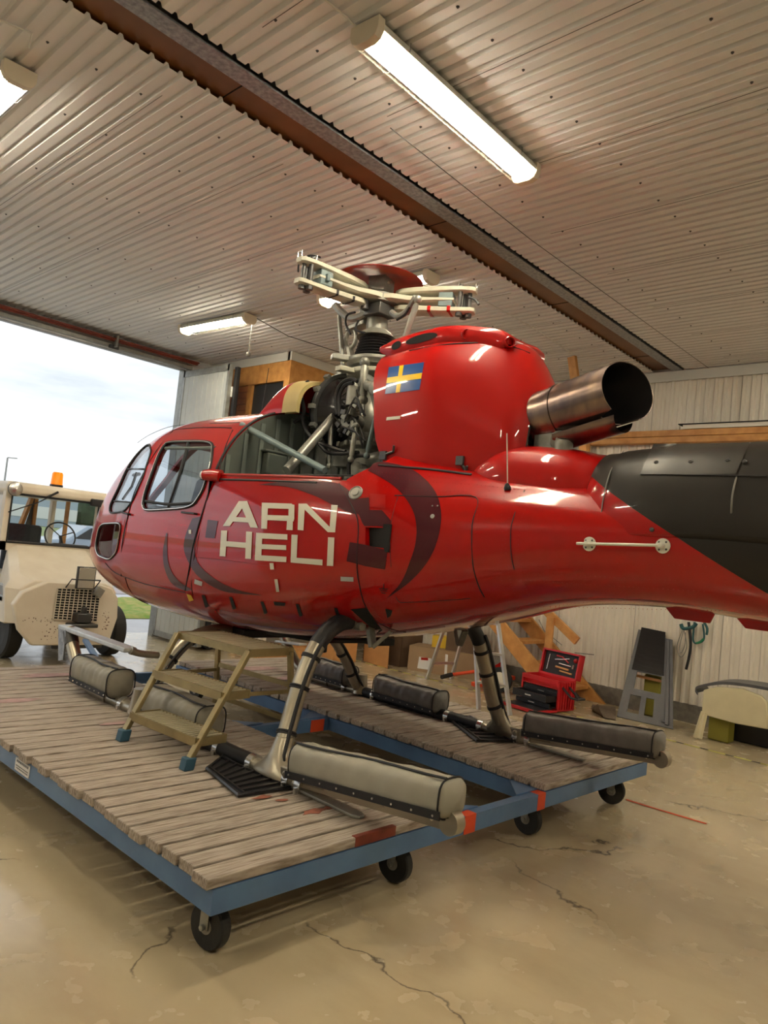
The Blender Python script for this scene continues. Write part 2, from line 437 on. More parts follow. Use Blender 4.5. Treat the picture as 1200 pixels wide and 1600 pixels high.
# door frame: header, rail, jamb
mb = MB()
mb.bb(XL+.3, XO+.1, YD-.02, YD+.08, ZO, ZO+.10, 0); mb.bb(XL+.3, XO+.1, YD-.10, YD-.02, ZO+.02, ZO+.075, 0)
mb.bb(XL+.3, XO, YD-.12, YD-.10, ZO-.01, ZO+.005, 1)
mb.bb(XL+.3, XO+.15, YD-.16, YD-.12, ZO+.10, ZO+.15, 2); mb.bb(XL+.3, XO+.15, YD-.20, YD-.16, ZO+.12, ZO+.14, 2)
for x in np.arange(XL+1, XO, 2.7):
    mb.bb(x, x+.03, YD-.22, YD-.1, ZO+.02, ZO+.18, 0)
mb.bb(4.55, 4.68, YD-.15, YD-.09, ZO+.0, ZO+.05, 3)
mb.bb(XO, XO+.05, YD-.03, YD+.1, 0, ZO+.05, 0); mb.bb(XO+.05, XO+.10, YD-.05, YD+.1, 0, ZO+.05, 1)
struct(mb.build('trim_3', ['grey_metal', 'zinc_light', 'rust_red', 'dark_metal'], bevel=.004))
# folded door leaf standing inside the opening, at right angles to it
def leaf(x, y0, y1, ang=0):
    mb = MB(); pr = []; a = y0; n = 9; w_ = (y1-y0)/n
    for k in range(n):
        for t, h in ((0, 0), (.85, 0), (.9, .012), (.95, 0)): pr.append((a+t*w_, h))
        a += w_
    pr.append((y1, 0))
    mb.grid([[V(x+h, y, z) for y, h in pr] for z in (.12, 3.88)], 0)
    mb.bb(x+.015, x+.05, y0, y1, .08, 3.9, 0)
    mb.bb(x-.008, x+.055, y0-.02, y1+.02, 3.86, 3.95, 1); mb.bb(x-.008, x+.055, y0-.03, y0+.02, .06, 3.95, 1)
    mb.bb(x-.008, x+.055, y1-.02, y1+.03, .06, 3.95, 1); mb.bb(x-.008, x+.055, y0, y1, .05, .13, 1)
    return mb
d = leaf(5.72, 8.78, 9.92).build('door_1', ['leaf_panel', 'grey_metal'], smooth=False); struct(d)
mb = MB(); mb.bb(5.81, 5.86, 8.70, 8.77, .06, 3.93); mb.bb(5.78, 5.82, 8.66, 8.71, .1, 3.9)
for z in (.6, 2.0, 3.5): mb.cyl((5.78, 8.74, z), (5.78, 8.74, z+.14), .02, 10, 1)
struct(mb.build('door_2', ['black_rubber', 'bright_metal']))
# mezzanine office in the corner: corrugated below, timber and glass above
OX, OY = 6.27, 8.12
pt = MB()
yk = []; a = OY
pr = []
while a < YD:
    for t, h in ((0, 0), (.45, 0), (.58, .02), (.85, .02)): pr.append((a+t*WP, h))
    a += WP
pt.grid([[V(OX+.03-h, y, z) for y, h in pr] for z in (.18, 2.35)], 0)
pt.bb(OX+.04, OX+.1, OY, YD, 0, 2.4, 0)
struct(pt.build('wall_office', 'wall_sheet', smooth=False, fix=False))
pt = MB(); pt.bb(OX-.02, OX+.1, OY, YD, 0, .18, 0); pt.bb(OX+.0, OX+1.2, OY-.02, OY+.1, 0, .18, 0); struct(pt.build('baseboard_office', 'plywood'))
pt = MB()
# timber shell, seen face to the left (-x) and towards the camera (-y)
pt.bb(OX, OX+.06, OY, YD-.02, 2.4, 3.05, 1)
for z in np.arange(2.45, 4.0, .09): pt.bb(OX-.012, OX+.03, 9.0, YD-.05, z, z+.082, 1)
pt.bb(OX-.03, OX+.07, OY-.03, OY+.09, 2.3, CZ-.02, 0)       # corner post
pt.bb(OX-.02, OX+.06, 8.95, 9.05, 2.4, CZ-.13, 0)
pt.bb(OX-.025, OX+.05, OY+.09, YD-.02, 3.80, CZ-.12, 0)
pt.bb(OX+.07, XW, OY-.02, OY+.05, 3.80, CZ-.12, 0)
pt.bb(OX-.025, OX+.05, OY+.09, 8.95, 3.0, 3.08, 0); pt.bb(OX+.07, XW, OY-.02, OY+.05, 3.0, 3.08, 0)
for x in (7.0, 7.8, 8.6): pt.bb(x, x+.08, OY-.02, OY+.05, 2.4, 3.85, 0)
pt.bb(OX+.05, XW, OY, OY+.06, 2.4, 3.0, 1)
pt.bb(OX-.04, XW, OY-.04, YD-.02, 2.30, 2.42, 0)
pt.bb(OX-.035, XW, OY-.035, OY+.05, CZ-.125, CZ-.005, 2); pt.bb(OX-.035, OX+.05, OY, YD-.02, CZ-.125, CZ-.005, 2)
struct(pt.build('trim_4', ['pine', 'pine_panel', 'white_trim'], smooth=False))
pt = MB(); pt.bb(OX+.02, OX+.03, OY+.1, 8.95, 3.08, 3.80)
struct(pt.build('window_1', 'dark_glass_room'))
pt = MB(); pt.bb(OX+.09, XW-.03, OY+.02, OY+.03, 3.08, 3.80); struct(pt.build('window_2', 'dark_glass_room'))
# gallery rail beam along the right wall with a post up to the ceiling
mb = MB(); mb.bb(XW-.14, XW-.03, -4.5, 6.6, 3.36, 3.435); mb.bb(XW-.14, XW-.03, -4.5, 6.6, 3.28, 3.355)
struct(mb.build('trim_5', 'pine', bevel=.004))
mb = MB(); mb.bb(XW-.15, XW-.03, -4.5, 3.7, 3.44, 3.49); mb.bb(XW-.17, XW-.03, -4.5, 3.75, 3.49, 3.50, 1); struct(mb.build('trim_6', ['wall_sheet', 'dark_void']))
p0 = A(897, 553, z=CZ-.02); 
mb = MB(); mb.bar((7.85, 4.72, 4.18), (8.05, 4.45, 2.6), .10, .06, (1, 0, 0)); mb.bb(XW-.17, XW-.14, 4.9, 5.0, 2.6, 3.5)
struct(mb.build('trim_7', 'pine', bevel=.004))

# outside
mb = MB(); mb.grid([[V(x, y, -.03) for x in (-60, 90)] for y in (YD+.3, 60)]); struct(mb.build('ground_apron', 'asphalt'))
mb = MB(); mb.grid([[V(x, y, -.02) for x in (-60, 90)] for y in (16.5, 30)]); struct(mb.build('ground_road', 'gravel_road'))
mb = MB(); mb.grid([[V(x, y, -.04+.0*x) for x in (-300, 400)] for y in (30, 420)]); struct(mb.build('ground_field', 'field'))
mb = MB(); nx, ny = 60, 24
random.seed(3)
mb.grid([[V(6.3+9*i/nx, 12.2+3.2*j/ny, -.02+(.02+.07*random.random() if 0 < i < nx and 0 < j < ny else 0)) for i in range(nx+1)] for j in range(ny+1)])
tag(mb.build('grass_verge', 'grass'), 'strip of short grass outside beside the hangar door', 'grass')['kind'] = 'stuff'

def tube_lamp(name, p, q, label, on=True):
    """twin-tube batten with a clear trough cover; p,q the end centres on the ceiling"""
    p = Vector(p); q = Vector(q); d = (q-p).normalized(); s_ = Vector((-d.y, d.x, 0)); Ln = (q-p).length
    t = thing(name, label, 'ceiling lamp', (p+q)/2, 'fluorescent ceiling lamps')
    up = Vector((0, 0, 1)); w_ = .095
    prof = [(-w_, .11), (-w_, .05), (-w_*.8, .015), (-w_*.45, 0), (w_*.45, 0), (w_*.8, .015), (w_, .05), (w_, .11)]
    b = MB()
    b.bar(p+up*.1, q+up*.1, .13, .035, up)
    b.build('housing', 'lamp_housing', t, bevel=.004)
    for e, dd in ((p, d), (q, -d)):
        c = MB(); c.prism([e+s_*a+up*(h-.0) for a, h in prof], -dd*.05)
        c.build('end_cap', 'lamp_housing', t, bevel=.004)
    for sg in (-1, 1):
        c = MB(); c.cyl(p+d*.06+s_*sg*.042+up*.055, q-d*.06+s_*sg*.042+up*.055, .019, 12, 0)
        c.build('lamp_tube', 'lamp_tube', t)
    c = MB(); c.grid([[e+s_*a*1.0+up*h for a, h in prof] for e in (p, q)])
    for k in (.13, .87):
        e = p.lerp(q, k); c.tube([e+s_*a*1.02+up*(h-.002) for a, h in prof], .0018, 5, 1)
    c.build('clear_cover', ['tug_glass', 'dark_metal'], t)
    c = MB(); c.grid([[e+s_*a*.97+up*h for a, h in ((-w_*.97, .058), (-w_*.97, .085), (w_*.97, .085), (w_*.97, .058))] for e in (p, q)]); c.build('reflector_shield', 'white_trim', t, smooth=False, fix=False)  # tray whose side lips are shaped to hold tube light off the ceiling
    return t
ZL = CZ-.125
tube_lamp('ceiling_lamp', (2.36, 2.72, ZL), (3.86, 2.80, ZL), 'large lit twin tube lamp hanging nearest the camera, right of the brown beam')
tube_lamp('ceiling_lamp', (1.39, 6.2, ZL), (1.385, 4.68, ZL), 'lit tube lamp cut off by the left edge of the picture')
tube_lamp('ceiling_lamp', (4.84, 8.5, ZL), (4.93, 7.30, ZL), 'short looking tube lamp near the open hangar door')
tube_lamp('ceiling_lamp', (4.95, 5.95, ZL), (4.97, 4.55, ZL), 'tube lamp half hidden behind the rotor head')
for x, y, a in ((0.2, -1.2, 0), (3.2, -1.4, 0), (7.3, .6, 0), (6.9, -2.2, 0), (-2.2, 2.2, 0), (-2.2, 6.0, 1)):  # unseen lamps kept for the lighting; some inferred from reflections
    dv = V(.75, 0, 0) if not a else V(0, .75, 0); c = V(x, y, ZL)
    tube_lamp('ceiling_lamp', c-dv, c+dv, 'unseen tube lamp kept for lighting, beside or behind the camera')
def wire(name, pts, r, m, label, cat, grp=None, n=6):
    b = MB(); b.tube(pts, r, n); o = b.build(name, m); return tag(o, label, cat, grp)
z = CZ-.012
wire('lamp_cable', [A(497, -10, z=z), A(545, 30, z=z), A(580, 66, z=z-.02)], .006, 'white_trim', 'pale cable feeding the large lamp along the ceiling', 'cable')
wire('lamp_cable', [A(-5, 28, z=z), A(25, 42, z=z), A(50, 52, z=z), A(45, 75, z=z-.05)], .006, 'white_trim', 'pale cable looping to the lamp at the left edge', 'cable')
wire('ceiling_wire', [A(610, 200, z=z-.01), A(830, 375, z=z-.01), A(1107, 575, z=z-.03)], .003, 'dark_metal', 'thin steel wire stretched along the ceiling past the beam to the wall', 'wire')
wire('ceiling_wire', [A(400, 497, z=z-.02), A(450, 525, z=z-.02), A(535, 552, z=z-.02)], .005, 'dark_metal', 'thin wire from the ceiling hook down to the timber office', 'wire')
wire('lamp_cable', [A(655, 445, z=z), A(735, 458, z=z), A(830, 510, z=z), A(893, 552, z=z)], .005, 'white_trim', 'pale cable on the ceiling between rotor head and wooden post', 'cable')
b = MB(); e = A(395, 495, z=z)
b.tube([e, e-V(0, 0, .45)], .004, 6); b.lathe(e-V(0, 0, .02), (0, 1, 0), [(.02, -.01), (.025, 0), (.02, .01)], 12); b.ball(e-V(0, 0, .45), .03, 8)
tag(b.build('pull_cord', 'grey_metal'), 'pull cord with small weight hanging by the far lamp', 'cord')
# ================================================================== THE PLATFORM TROLLEY
ZB_ = .30; ZD = .345        # beam top, deck top
cart = thing('platform_trolley', 'large blue steel platform trolley with two weathered plank decks under the helicopter', 'trolley', (3.5, 4.3, 0))
Y0, Y1 = 2.30, 6.42
b = MB(); H_ = .092
def beam(x0, x1, y0, y1, mi=0): b.bb(x0, x1, y0, y1, ZB_-H_, ZB_, mi)
beam(1.69, 1.74, Y0, Y1); beam(3.10, 3.15, Y0+.05, Y1); beam(3.98, 4.03, Y0+.05, Y1); beam(5.30, 5.35, Y0, Y1)
beam(1.74, 3.21, Y0, Y0+.05); beam(3.29, 3.90, Y0-.003, Y0+.055); beam(3.97, 5.30, Y0, Y0+.05)
b.bb(3.205, 3.295, Y0-.005, Y0+.06, ZB_-H_-.001, ZB_+.001, 1); b.bb(3.895, 3.975, Y0-.005, Y0+.06, ZB_-H_-.001, ZB_+.001, 1)
beam(3.15, 3.98, 4.20, 4.25); b.bb(3.80, 3.93, 4.196, 4.2, ZB_-H_, ZB_-.004, 1)
beam(3.15, 3.98, Y1-.30, Y1-.25); beam(1.74, 3.1, Y1-.05, Y1); beam(4.03, 5.3, Y1-.05, Y1)
for x in (3.97,): 
    b.prism([(x, Y0+.05, ZB_+.002), (x, Y0+.25, ZB_+.002), (x-.22, Y0+.05, ZB_+.002)], (0, 0, .006))
    b.prism([(x+.03, 4.22, ZB_+.002), (x+.03, 4.42, ZB_+.002), (x-.26, 4.22, ZB_+.002)], (0, 0, .006))
b.prism([(3.16, Y0+.05, ZB_+.002), (3.16, Y0+.22, ZB_+.002), (3.38, Y0+.05, ZB_+.002)], (0, 0, .006))
b.prism([(3.14, 4.22, ZB_+.002), (3.14, 4.44, ZB_+.002), (3.38, 4.24, ZB_+.002)], (0, 0, .006))
for yy in (Y1-.29,): b.prism([(3.15, yy, ZB_+.002), (3.15, yy-.2, ZB_+.002), (3.42, yy, ZB_+.002)], (0, 0, .006)); b.prism([(3.98, yy, ZB_+.002), (3.98, yy-.2, ZB_+.002), (3.7, yy, ZB_+.002)], (0, 0, .006))
for yy in (3.2, 4.25, 5.3): beam(1.74, 3.1, yy, yy+.04); beam(4.03, 5.3, yy, yy+.04)
b.build('frame', ['blue_paint', 'orange_paint'], cart, bevel=.004)
def deck(x0, x1, label):
    b = MB(); y = Y0+.005; k = 0; rnd = random.Random(int(x0*100))
    while y < Y1-.06:
        wd = .104; j0 = rnd.uniform(-.012, .012); j1 = rnd.uniform(-.012, .012); dz = rnd.uniform(-.002, .002)
        b.bb(x0+j0, x1+j1, y, y+wd, ZB_+.003, ZD+dz); y += wd+.017; k += 1
    return b.build('deck_planks', 'weathered_wood', cart, bevel=.005, smooth=False, label=label)
deck(1.67, 3.13, 'weathered grey brown planks of the near deck')
deck(3.99, 5.33, 'weathered planks of the far deck')
b = MB(); b.bb(2.42, 2.68, Y0+.0035, Y0+.03, ZB_+.004, ZD+.003); b.build('paint_patch', 'rust_red', cart)
b = MB()
for (u, v, r) in ((490, 1268, .05), (515, 1262, .03), (410, 1245, .04), (440, 1250, .03)):
    c = A(u, v, z=ZD+.003); rr = random.Random(u)
    b.prism([c+V(math.cos(t)*r*rr.uniform(.5, 1.1)*1.6, math.sin(t)*r*rr.uniform(.3, .8), 0) for t in np.linspace(0, 6, 11)], (0, 0, .0008))
for (u, v, r) in ((80, 1055, .16), (20, 1095, .12), (390, 1045, .22), (450, 1060, .15), (180, 1130, .08)):
    c = A(u, v, z=ZD+.003); rr = random.Random(u)
    b.prism([c+V(math.cos(t)*r*rr.uniform(.6, 1.1)*1.6, math.sin(t)*r*rr.uniform(.3, .6), 0) for t in np.linspace(0, 6, 13)], (0, 0, .0008), 1)
mat('paint_spill', (.30, .10, .06), .7, noise=.4, nscale=20); mat('pink_wash', (.46, .30, .28), .7, noise=.3, nscale=12)
# spills are left out of the far wash to keep the plank gaps open
b.build_each('paint_spill', ['paint_spill', 'pink_wash'], cart)
# maker's plate on the left beam with rows of illegible print
b = MB(); q0 = A(28, 1168, x=1.688); q1 = A(47, 1198, x=1.688)
b.bb(1.684, 1.69, min(q0.y, q1.y), max(q0.y, q1.y), .225, .29, 0)
yy0, yy1 = min(q0.y, q1.y), max(q0.y, q1.y); rn_ = random.Random(4)
for zz_, hh in ((.270, .012), (.249, .006), (.237, .006)):
    y = yy0+.01
    while y < yy1-.02:
        l = rn_.uniform(.008, .02); b.bb(1.6832, 1.684, y, y+l, zz_, zz_+hh, 1); y += l+.005
b.build('maker_plate', ['white_paper', 'dark_metal'], cart, label='small white maker plate')
for i, (x, y) in enumerate(((1.80, 2.44), (2.86, 2.44), (4.04, 2.44), (5.12, 2.44), (1.8, 6.2), (3.05, 6.2), (4.1, 6.2), (5.2, 6.2))):
    c = MB(); R_ = .092
    ang = (.15, .1, -.05, .3, 0, .3, 0, 0)[i]; ax = V(math.cos(ang), math.sin(ang), 0); o_ = V(x, y, R_+.003)
    for sg in (-1, 1): c.bar(o_+ax*sg*.036+V(0, 0, -.01), o_+ax*sg*.036+V(0, 0, .11), .006, .045, ax.cross(V(0, 0, 1)))
    c.bar(o_+V(0, 0, .112)-ax*.05, o_+V(0, 0, .112)+ax*.05, .08, .008)
    c.cyl(o_-ax*.052, o_+ax*.052, .012, 8)
    k = c.build('caster', 'grey_metal', cart, bevel=.002)
    c = MB(); c.lathe(o_, ax, [(R_*.62, -.026), (R_*.93, -.026), (R_, -.018), (R_, .018), (R_*.93, .026), (R_*.62, .026), (R_*.62, -.026)], 28); c.build('tyre', 'tyre', k)
    c = MB(); c.lathe(o_, ax, [(.015, -.03), (.03, -.03), (.035, -.012), (R_*.5, -.012), (R_*.55, -.024), (R_*.63, -.024), (R_*.63, .024), (R_*.55, .024), (R_*.5, .012), (.035, .012), (.03, .03), (.015, .03)], 24)
    c.build('wheel_hub', 'wheel_grey', k)
b = MB(); b.bar(A(133, 1000, y=7.2), A(160, 1044, y=6.45), .05, .03); b.build('tow_bar', 'blue_paint', cart, bevel=.003)

# ================================================================== THE HELICOPTER
XC = RX
heli = thing('helicopter', 'red helicopter without rotor blades, standing on the blue trolley with its engine bay open', 'helicopter', (RX, RY, RZ))
TBL = np.array([(7.02,.03,1.31,1.37,1.34,2,2),(6.98,.18,1.23,1.50,1.34,2,2),(6.87,.37,1.14,1.68,1.35,2.1,2.1),(6.68,.54,1.06,1.88,1.37,2.2,2.2),
(6.45,.655,1.01,2.06,1.40,2.3,2.3),(6.15,.76,.96,2.30,1.43,2.4,2.4),(5.8,.835,.925,2.465,1.46,2.5,2.5),(5.5,.88,.91,2.53,1.5,2.6,2.6),
(5.1,.90,.90,2.56,1.5,2.6,2.6),(4.7,.91,.91,2.565,1.5,2.6,2.6),(4.2,.91,.94,2.55,1.5,2.6,2.6),(3.6,.88,1.00,2.4,1.55,2.5,2.5),
(3.0,.78,1.13,2.25,1.6,2.4,2.4),(2.5,.63,1.27,2.15,1.65,2.3,2.3),(2.05,.49,1.41,2.1,1.72,2.2,2.2),(1.6,.41,1.47,2.06,1.76,2.1,2.1),
(1.0,.38,1.46,2.05,1.78,2,2),(-.5,.34,1.48,2.02,1.79,2,2),(-3.2,.24,1.62,2.02,1.82,2,2)])[::-1]
MT = [np.gradient(TBL[:, k], TBL[:, 0]) for k in range(TBL.shape[1])]
def interp(y, T=TBL, M_=MT):
    ys = T[:, 0]; y = min(max(y, ys[0]), ys[-1])
    i = min(max(int(np.searchsorted(ys, y))-1, 0), len(ys)-2); h = ys[i+1]-ys[i]; t = (y-ys[i])/h
    return [float((2*t**3-3*t*t+1)*T[i, k]+(t**3-2*t*t+t)*h*M_[k][i]+(-2*t**3+3*t*t)*T[i+1, k]+(t**3-t*t)*h*M_[k][i+1]) for k in range(1, T.shape[1])]
def secp(y, a, dw=0, prm=None):
    w_, zb, zt, zc, n1, n2 = prm or interp(y)
    w_ -= dw; zb += dw; zt -= dw
    c, s = math.cos(a), math.sin(a); n = n1 if s >= 0 else n2
    x = w_*math.copysign(abs(c)**(2/n), c)
    z = zc+((zt-zc) if s >= 0 else (zc-zb))*math.copysign(abs(s)**(2/n), s)
    return V(XC+x, y, z)
def SX(y, z, side=-1, off=0):
    """x of the hull skin at height z"""
    w_, zb, zt, zc, n1, n2 = interp(y)
    if z >= zc: n = n1; q = (z-zc)/(zt-zc)
    else: n = n2; q = (zc-z)/(zc-zb)
    q = min(q, .985)
    return XC+side*(w_*(1-q**n)**(1/n)+off)
def S(u, v, off=.002):
    """point on the left hull skin seen at pixel u,v"""
    x = 2.9; p = A(u, v, x=x)
    for _ in range(40):
        nx_ = SX(p.y, p.z); x += (nx_-x)*.45; p = A(u, v, x=x)
    return V(SX(p.y, p.z, off=off), p.y, p.z)
def hull(name, y0, y1, ny, na, m, dw=0, parent=heli, prm=interp, caps=True):
    b = MB(); ys = np.linspace(y0, y1, ny)
    rows = [[secp(y, 2*PI*j/na, dw, prm(y)) for j in range(na)] for y in ys]
    b.grid(rows, 0, True)
    if caps: b.add(rows[0], [tuple(range(na))]); b.add(rows[-1], [tuple(range(na))[::-1]])
    return b.build(name, m, parent, angle=50)
def apply_bool(o, cutters, op='DIFFERENCE'):
    for c in cutters:
        md = o.modifiers.new('b', 'BOOLEAN'); md.object = c; md.operation = op; md.solver = 'EXACT'
    bpy.context.view_layer.update()
    dg = bpy.context.evaluated_depsgraph_get(); me = bpy.data.meshes.new_from_object(o.evaluated_get(dg))
    o.modifiers.clear(); o.data = me
    for p in me.polygons: p.use_smooth = True
    me.set_sharp_from_angle(angle=math.radians(38))
    for c in cutters:
        if c.name in bpy.data.objects and not c.get('keep'): bpy.data.objects.remove(c)
def px_poly(pts, off=.002): return [S(u, v, off) for u, v in pts]
WIN = [(263, 690), (335, 689), (332, 722), (319, 765), (301, 793), (227, 798), (223, 787), (240, 735), (254, 700)]
FWIN = [(227, 697), (235, 694), (238, 706), (225, 745), (208, 783), (194, 800), (172, 802), (172, 790), (187, 760), (208, 718)]
CHIN = [(157, 819), (187, 817), (190, 823), (184, 862), (172, 875), (154, 868), (150, 853)]
def yz(pts): return [S(u, v, 0) for u, v in pts]
def cutter(pts, x0, x1, m='dark_void'):
    b = MB(); P_ = [V(x0, p.y, p.z) for p in pts]; b.prism(P_, (x1-x0, 0, 0)); return b.build('cutter', m, heli, smooth=False)
def rounded(pts, n=5, k=.25):
    pts = [Vector(p) for p in pts]; out = []; N_ = len(pts)
    for i in range(N_):
        p = pts[i]; a = p.lerp(pts[i-1], k); c = p.lerp(pts[(i+1) % N_], k)
        for j in range(n+1):
            t = j/n; out.append(a*(1-t)**2+p*2*t*(1-t)+c*t*t)
    return out
winP = rounded(yz(WIN), 4, .3); fwinP = rounded(yz(FWIN), 4, .3); chinP = rounded(yz(CHIN), 4, .3)
# hull front (cabin) and rear (engine deck and tail cone)
cab = hull('cabin_shell', 4.31, 7.02, 90, 96, 'red_paint')
inner = hull('cutter', 4.36, 6.93, 60, 64, 'primer_grey', dw=.035)
hole = [cutter(winP, XC-1.4, XC+1.4), cutter(fwinP, XC-1.4, XC+1.4), cutter(chinP, XC-1.4, XC+1.4)]
ws = MB(); ws.prism([V(XC-.68, 5.85, 2.24), V(XC-.58, 5.85, 2.34), V(XC-.03, 5.85, 2.36), V(XC-.03, 5.85, 1.66), V(XC-.6, 5.85, 1.66), V(XC-.68, 5.85, 1.72)], (0, 1.5, 0)); hole.append(ws.build('cutter', 'dark_void', heli))
ws = MB(); ws.prism([V(XC+.68, 5.85, 2.24), V(XC+.58, 5.85, 2.34), V(XC+.03, 5.85, 2.36), V(XC+.03, 5.85, 1.66), V(XC+.6, 5.85, 1.66), V(XC+.68, 5.85, 1.72)], (0, 1.5, 0)); hole.append(ws.build('cutter', 'dark_void', heli))
apply_bool(cab, [inner]+hole)
# panes
def pane(name, pts_or_prism, m='window_glass', x0=None, x1=None):
    g = hull(name, 4.31, 7.005, 80, 80, m, dw=.004); g2 = hull('cutter', 4.30, 6.99, 80, 80, m, dw=.010)
    apply_bool(g, [g2]); 
    c = cutter(pts_or_prism, x0, x1, m) if x0 is not None else pts_or_prism
    apply_bool(g, [c], 'INTERSECT'); return g
pane('door_window', winP, x0=XC-1.4, x1=XC); pane('door_window', winP, x0=XC, x1=XC+1.4)
pane('side_window', fwinP, x0=XC-1.4, x1=XC); pane('side_window', fwinP, x0=XC, x1=XC+1.4)
pane('chin_window', chinP, x0=XC-1.4, x1=XC); pane('chin_window', chinP, x0=XC, x1=XC+1.4)
for sg in (-1, 1):
    ws = MB(); ws.prism([V(XC+sg*.685, 5.84, 2.245), V(XC+sg*.585, 5.84, 2.345), V(XC+sg*.025, 5.84, 2.365), V(XC+sg*.025, 5.84, 1.655), V(XC+sg*.605, 5.84, 1.655), V(XC+sg*.685, 5.84, 1.715)], (0, 1.5, 0)); pane('windshield', ws.build('cutter', 'window_glass', heli))
# frames around the panes
def seam(name, P_, r=.004, m='black_rubber', closed=False, parent=heli, n=6, label=None):
    b = MB(); b.tube(P_, r, n, closed=closed); return b.build(name, m, parent, label=label)
def on_skin(P_, off=.002, side=-1): return [V(SX(p.y, p.z, side, off), p.y, p.z) for p in P_]
for sd in (-1, 1):
    seam('window_frame', on_skin(resample(winP, 90, True), .003, sd), .011, closed=True); seam('window_trim', on_skin(resample(winP, 90, True), .011, sd), .0045, 'bright_metal', True)
    seam('window_frame', on_skin(resample(fwinP, 80, True), .002, sd), .008, closed=True)
    seam('window_frame', on_skin(resample(chinP, 70, True), .002, sd), .009, closed=True); seam('window_trim', on_skin(resample(chinP, 70, True), .010, sd), .004, 'bright_metal', True)
def S2(u, v, off=.002): return S(u, v, off)
b = MB()
q = [S(293, 692, -.008), S(280, 740, -.008), S(261, 796, -.008)]
b.tube(bez(q, 6), .014, 6); q = [S(257, 700, -.01), S(300, 700, -.01), S(336, 699, -.01)]; b.tube(bez(q, 6), .013, 6, 1)
q = [S(226, 783, -.006), S(265, 788, -.006), S(308, 785, -.006)]; b.tube(bez(q, 6), .012, 6)
q = [S(232, 700, -.02), S(214, 735, -.02), S(190, 798, -.02)]
b.build('window_bar', ['black_rubber', 'primer_light'], heli)
b = MB(); b.tube([S(200, 733, 0), S(228, 733, 0)], .008, 6); b.tube([S(212, 738, -.01), S(204, 760, -.01), S(190, 780, -.01)], .010, 6, 1); b.tube([S(205, 742, -.02), S(214, 740, -.02)], .014, 6, 1); b.tube([S(178, 783, .0), S(206, 785, 0)], .007, 6, 0)
b.build('window_bar', ['black_rubber', 'black_plastic'], heli)
# rear hull: y -3.2 .. 4.31, engine bay opened above the deck line
rear = hull('rear_fuselage', -3.2, 4.312, 110, 96, 'boom_paint')
zdk = 1.985
cb = MB(); cb.bb(XC-1.3, XC+1.3, 3.16, 4.6, zdk, 3); 
c1_ = cb.build('cutter', 'dark_void', heli)
cb = MB(); cb.prism([V(XC-1.3, 3.17, zdk), V(XC-1.3, 3.17, 3), V(XC-1.3, 3.03, 3), V(XC-1.3, 3.03, 2.12)], (2.6, 0, 0)); c2_ = cb.build('cutter', 'dark_void', heli)
q = yz([(571, 824), (607, 825), (604, 857), (571, 853)])
c3_ = cutter(q, XC-1.2, XC-.3)
apply_bool(rear, [c1_, c2_, c3_])
b = MB(); c_ = sum(q, V(0, 0, 0))/4
b.bb(c_.x+.012, c_.x+.02, min(p.y for p in q)-.02, max(p.y for p in q)+.02, min(p.z for p in q)-.02, max(p.z for p in q)+.02); b.build('access_hole_shade', 'dark_void', heli)  # black plate just inside the cut; its colour stands in for shade
# bulkhead behind the cabin and the engine deck
b = MB(); yb = 4.300; pr = interp(4.31)
ring = [secp(yb, t, .012, pr) for t in np.linspace(.12, PI-.12, 50)]
base = [V(ring[-1].x, yb, zdk+.002), V(ring[0].x, yb, zdk+.002)]
b.prism(ring+base, (0, .004, 0))
for x in np.arange(-.78, .8, .13):
    w_, zb, zt, zc, n1, n2 = pr; zt_ = zc+(zt-zc)*max(0, 1-abs(x/w_)**n1)**(1/n1)-.05
    if zt_ > zdk+.15: b.bb(XC+x-.016, XC+x+.016, yb-.014, yb, zdk+.03, zt_, 1)
b.bb(XC-.87, XC+.87, yb-.02, yb, zdk+.0, zdk+.03, 1)
b.build('rear_bulkhead', ['primer_grey', 'primer_light'], heli, bevel=.003)
b = MB(); b.box((XC-.42, yb-.05, 2.13), (.17, .07, .15)); b.box((XC-.42, yb-.03, 2.22), (.21, .09, .02)); b.build('bulkhead_bracket', 'primer_grey', heli, bevel=.01)
b = MB(); b.prism([secp(y, 0, .02) if 0 else V(SX(y, zdk-.02, sd)+(-sd)*.02, y, zdk-.012) for sd, ys in ((-1, np.linspace(4.30, 3.12, 12)), (1, np.linspace(3.12, 4.3, 12))) for y in ys], (0, 0, .016))
b.build('engine_deck', 'primer_grey', heli)
# sill rail along the bay
b = MB(); b.tube([V(SX(y, 1.985)+.004, y, 1.995) for y in np.linspace(4.30, 3.2, 14)], .010, 6); b.tube([V(SX(y, 1.965)-.002, y, 1.963) for y in np.linspace(4.28, 3.35, 14)], .007, 6, 1)
b.build('sill_rail', ['red_paint', 'black_rubber'], heli)
arch = [secp(4.305, t, -.002, pr) for t in np.linspace(.15, PI-.05, 60) if secp(4.3, t, 0, pr).z > 1.98]
seam('arch_seal', arch, .009)
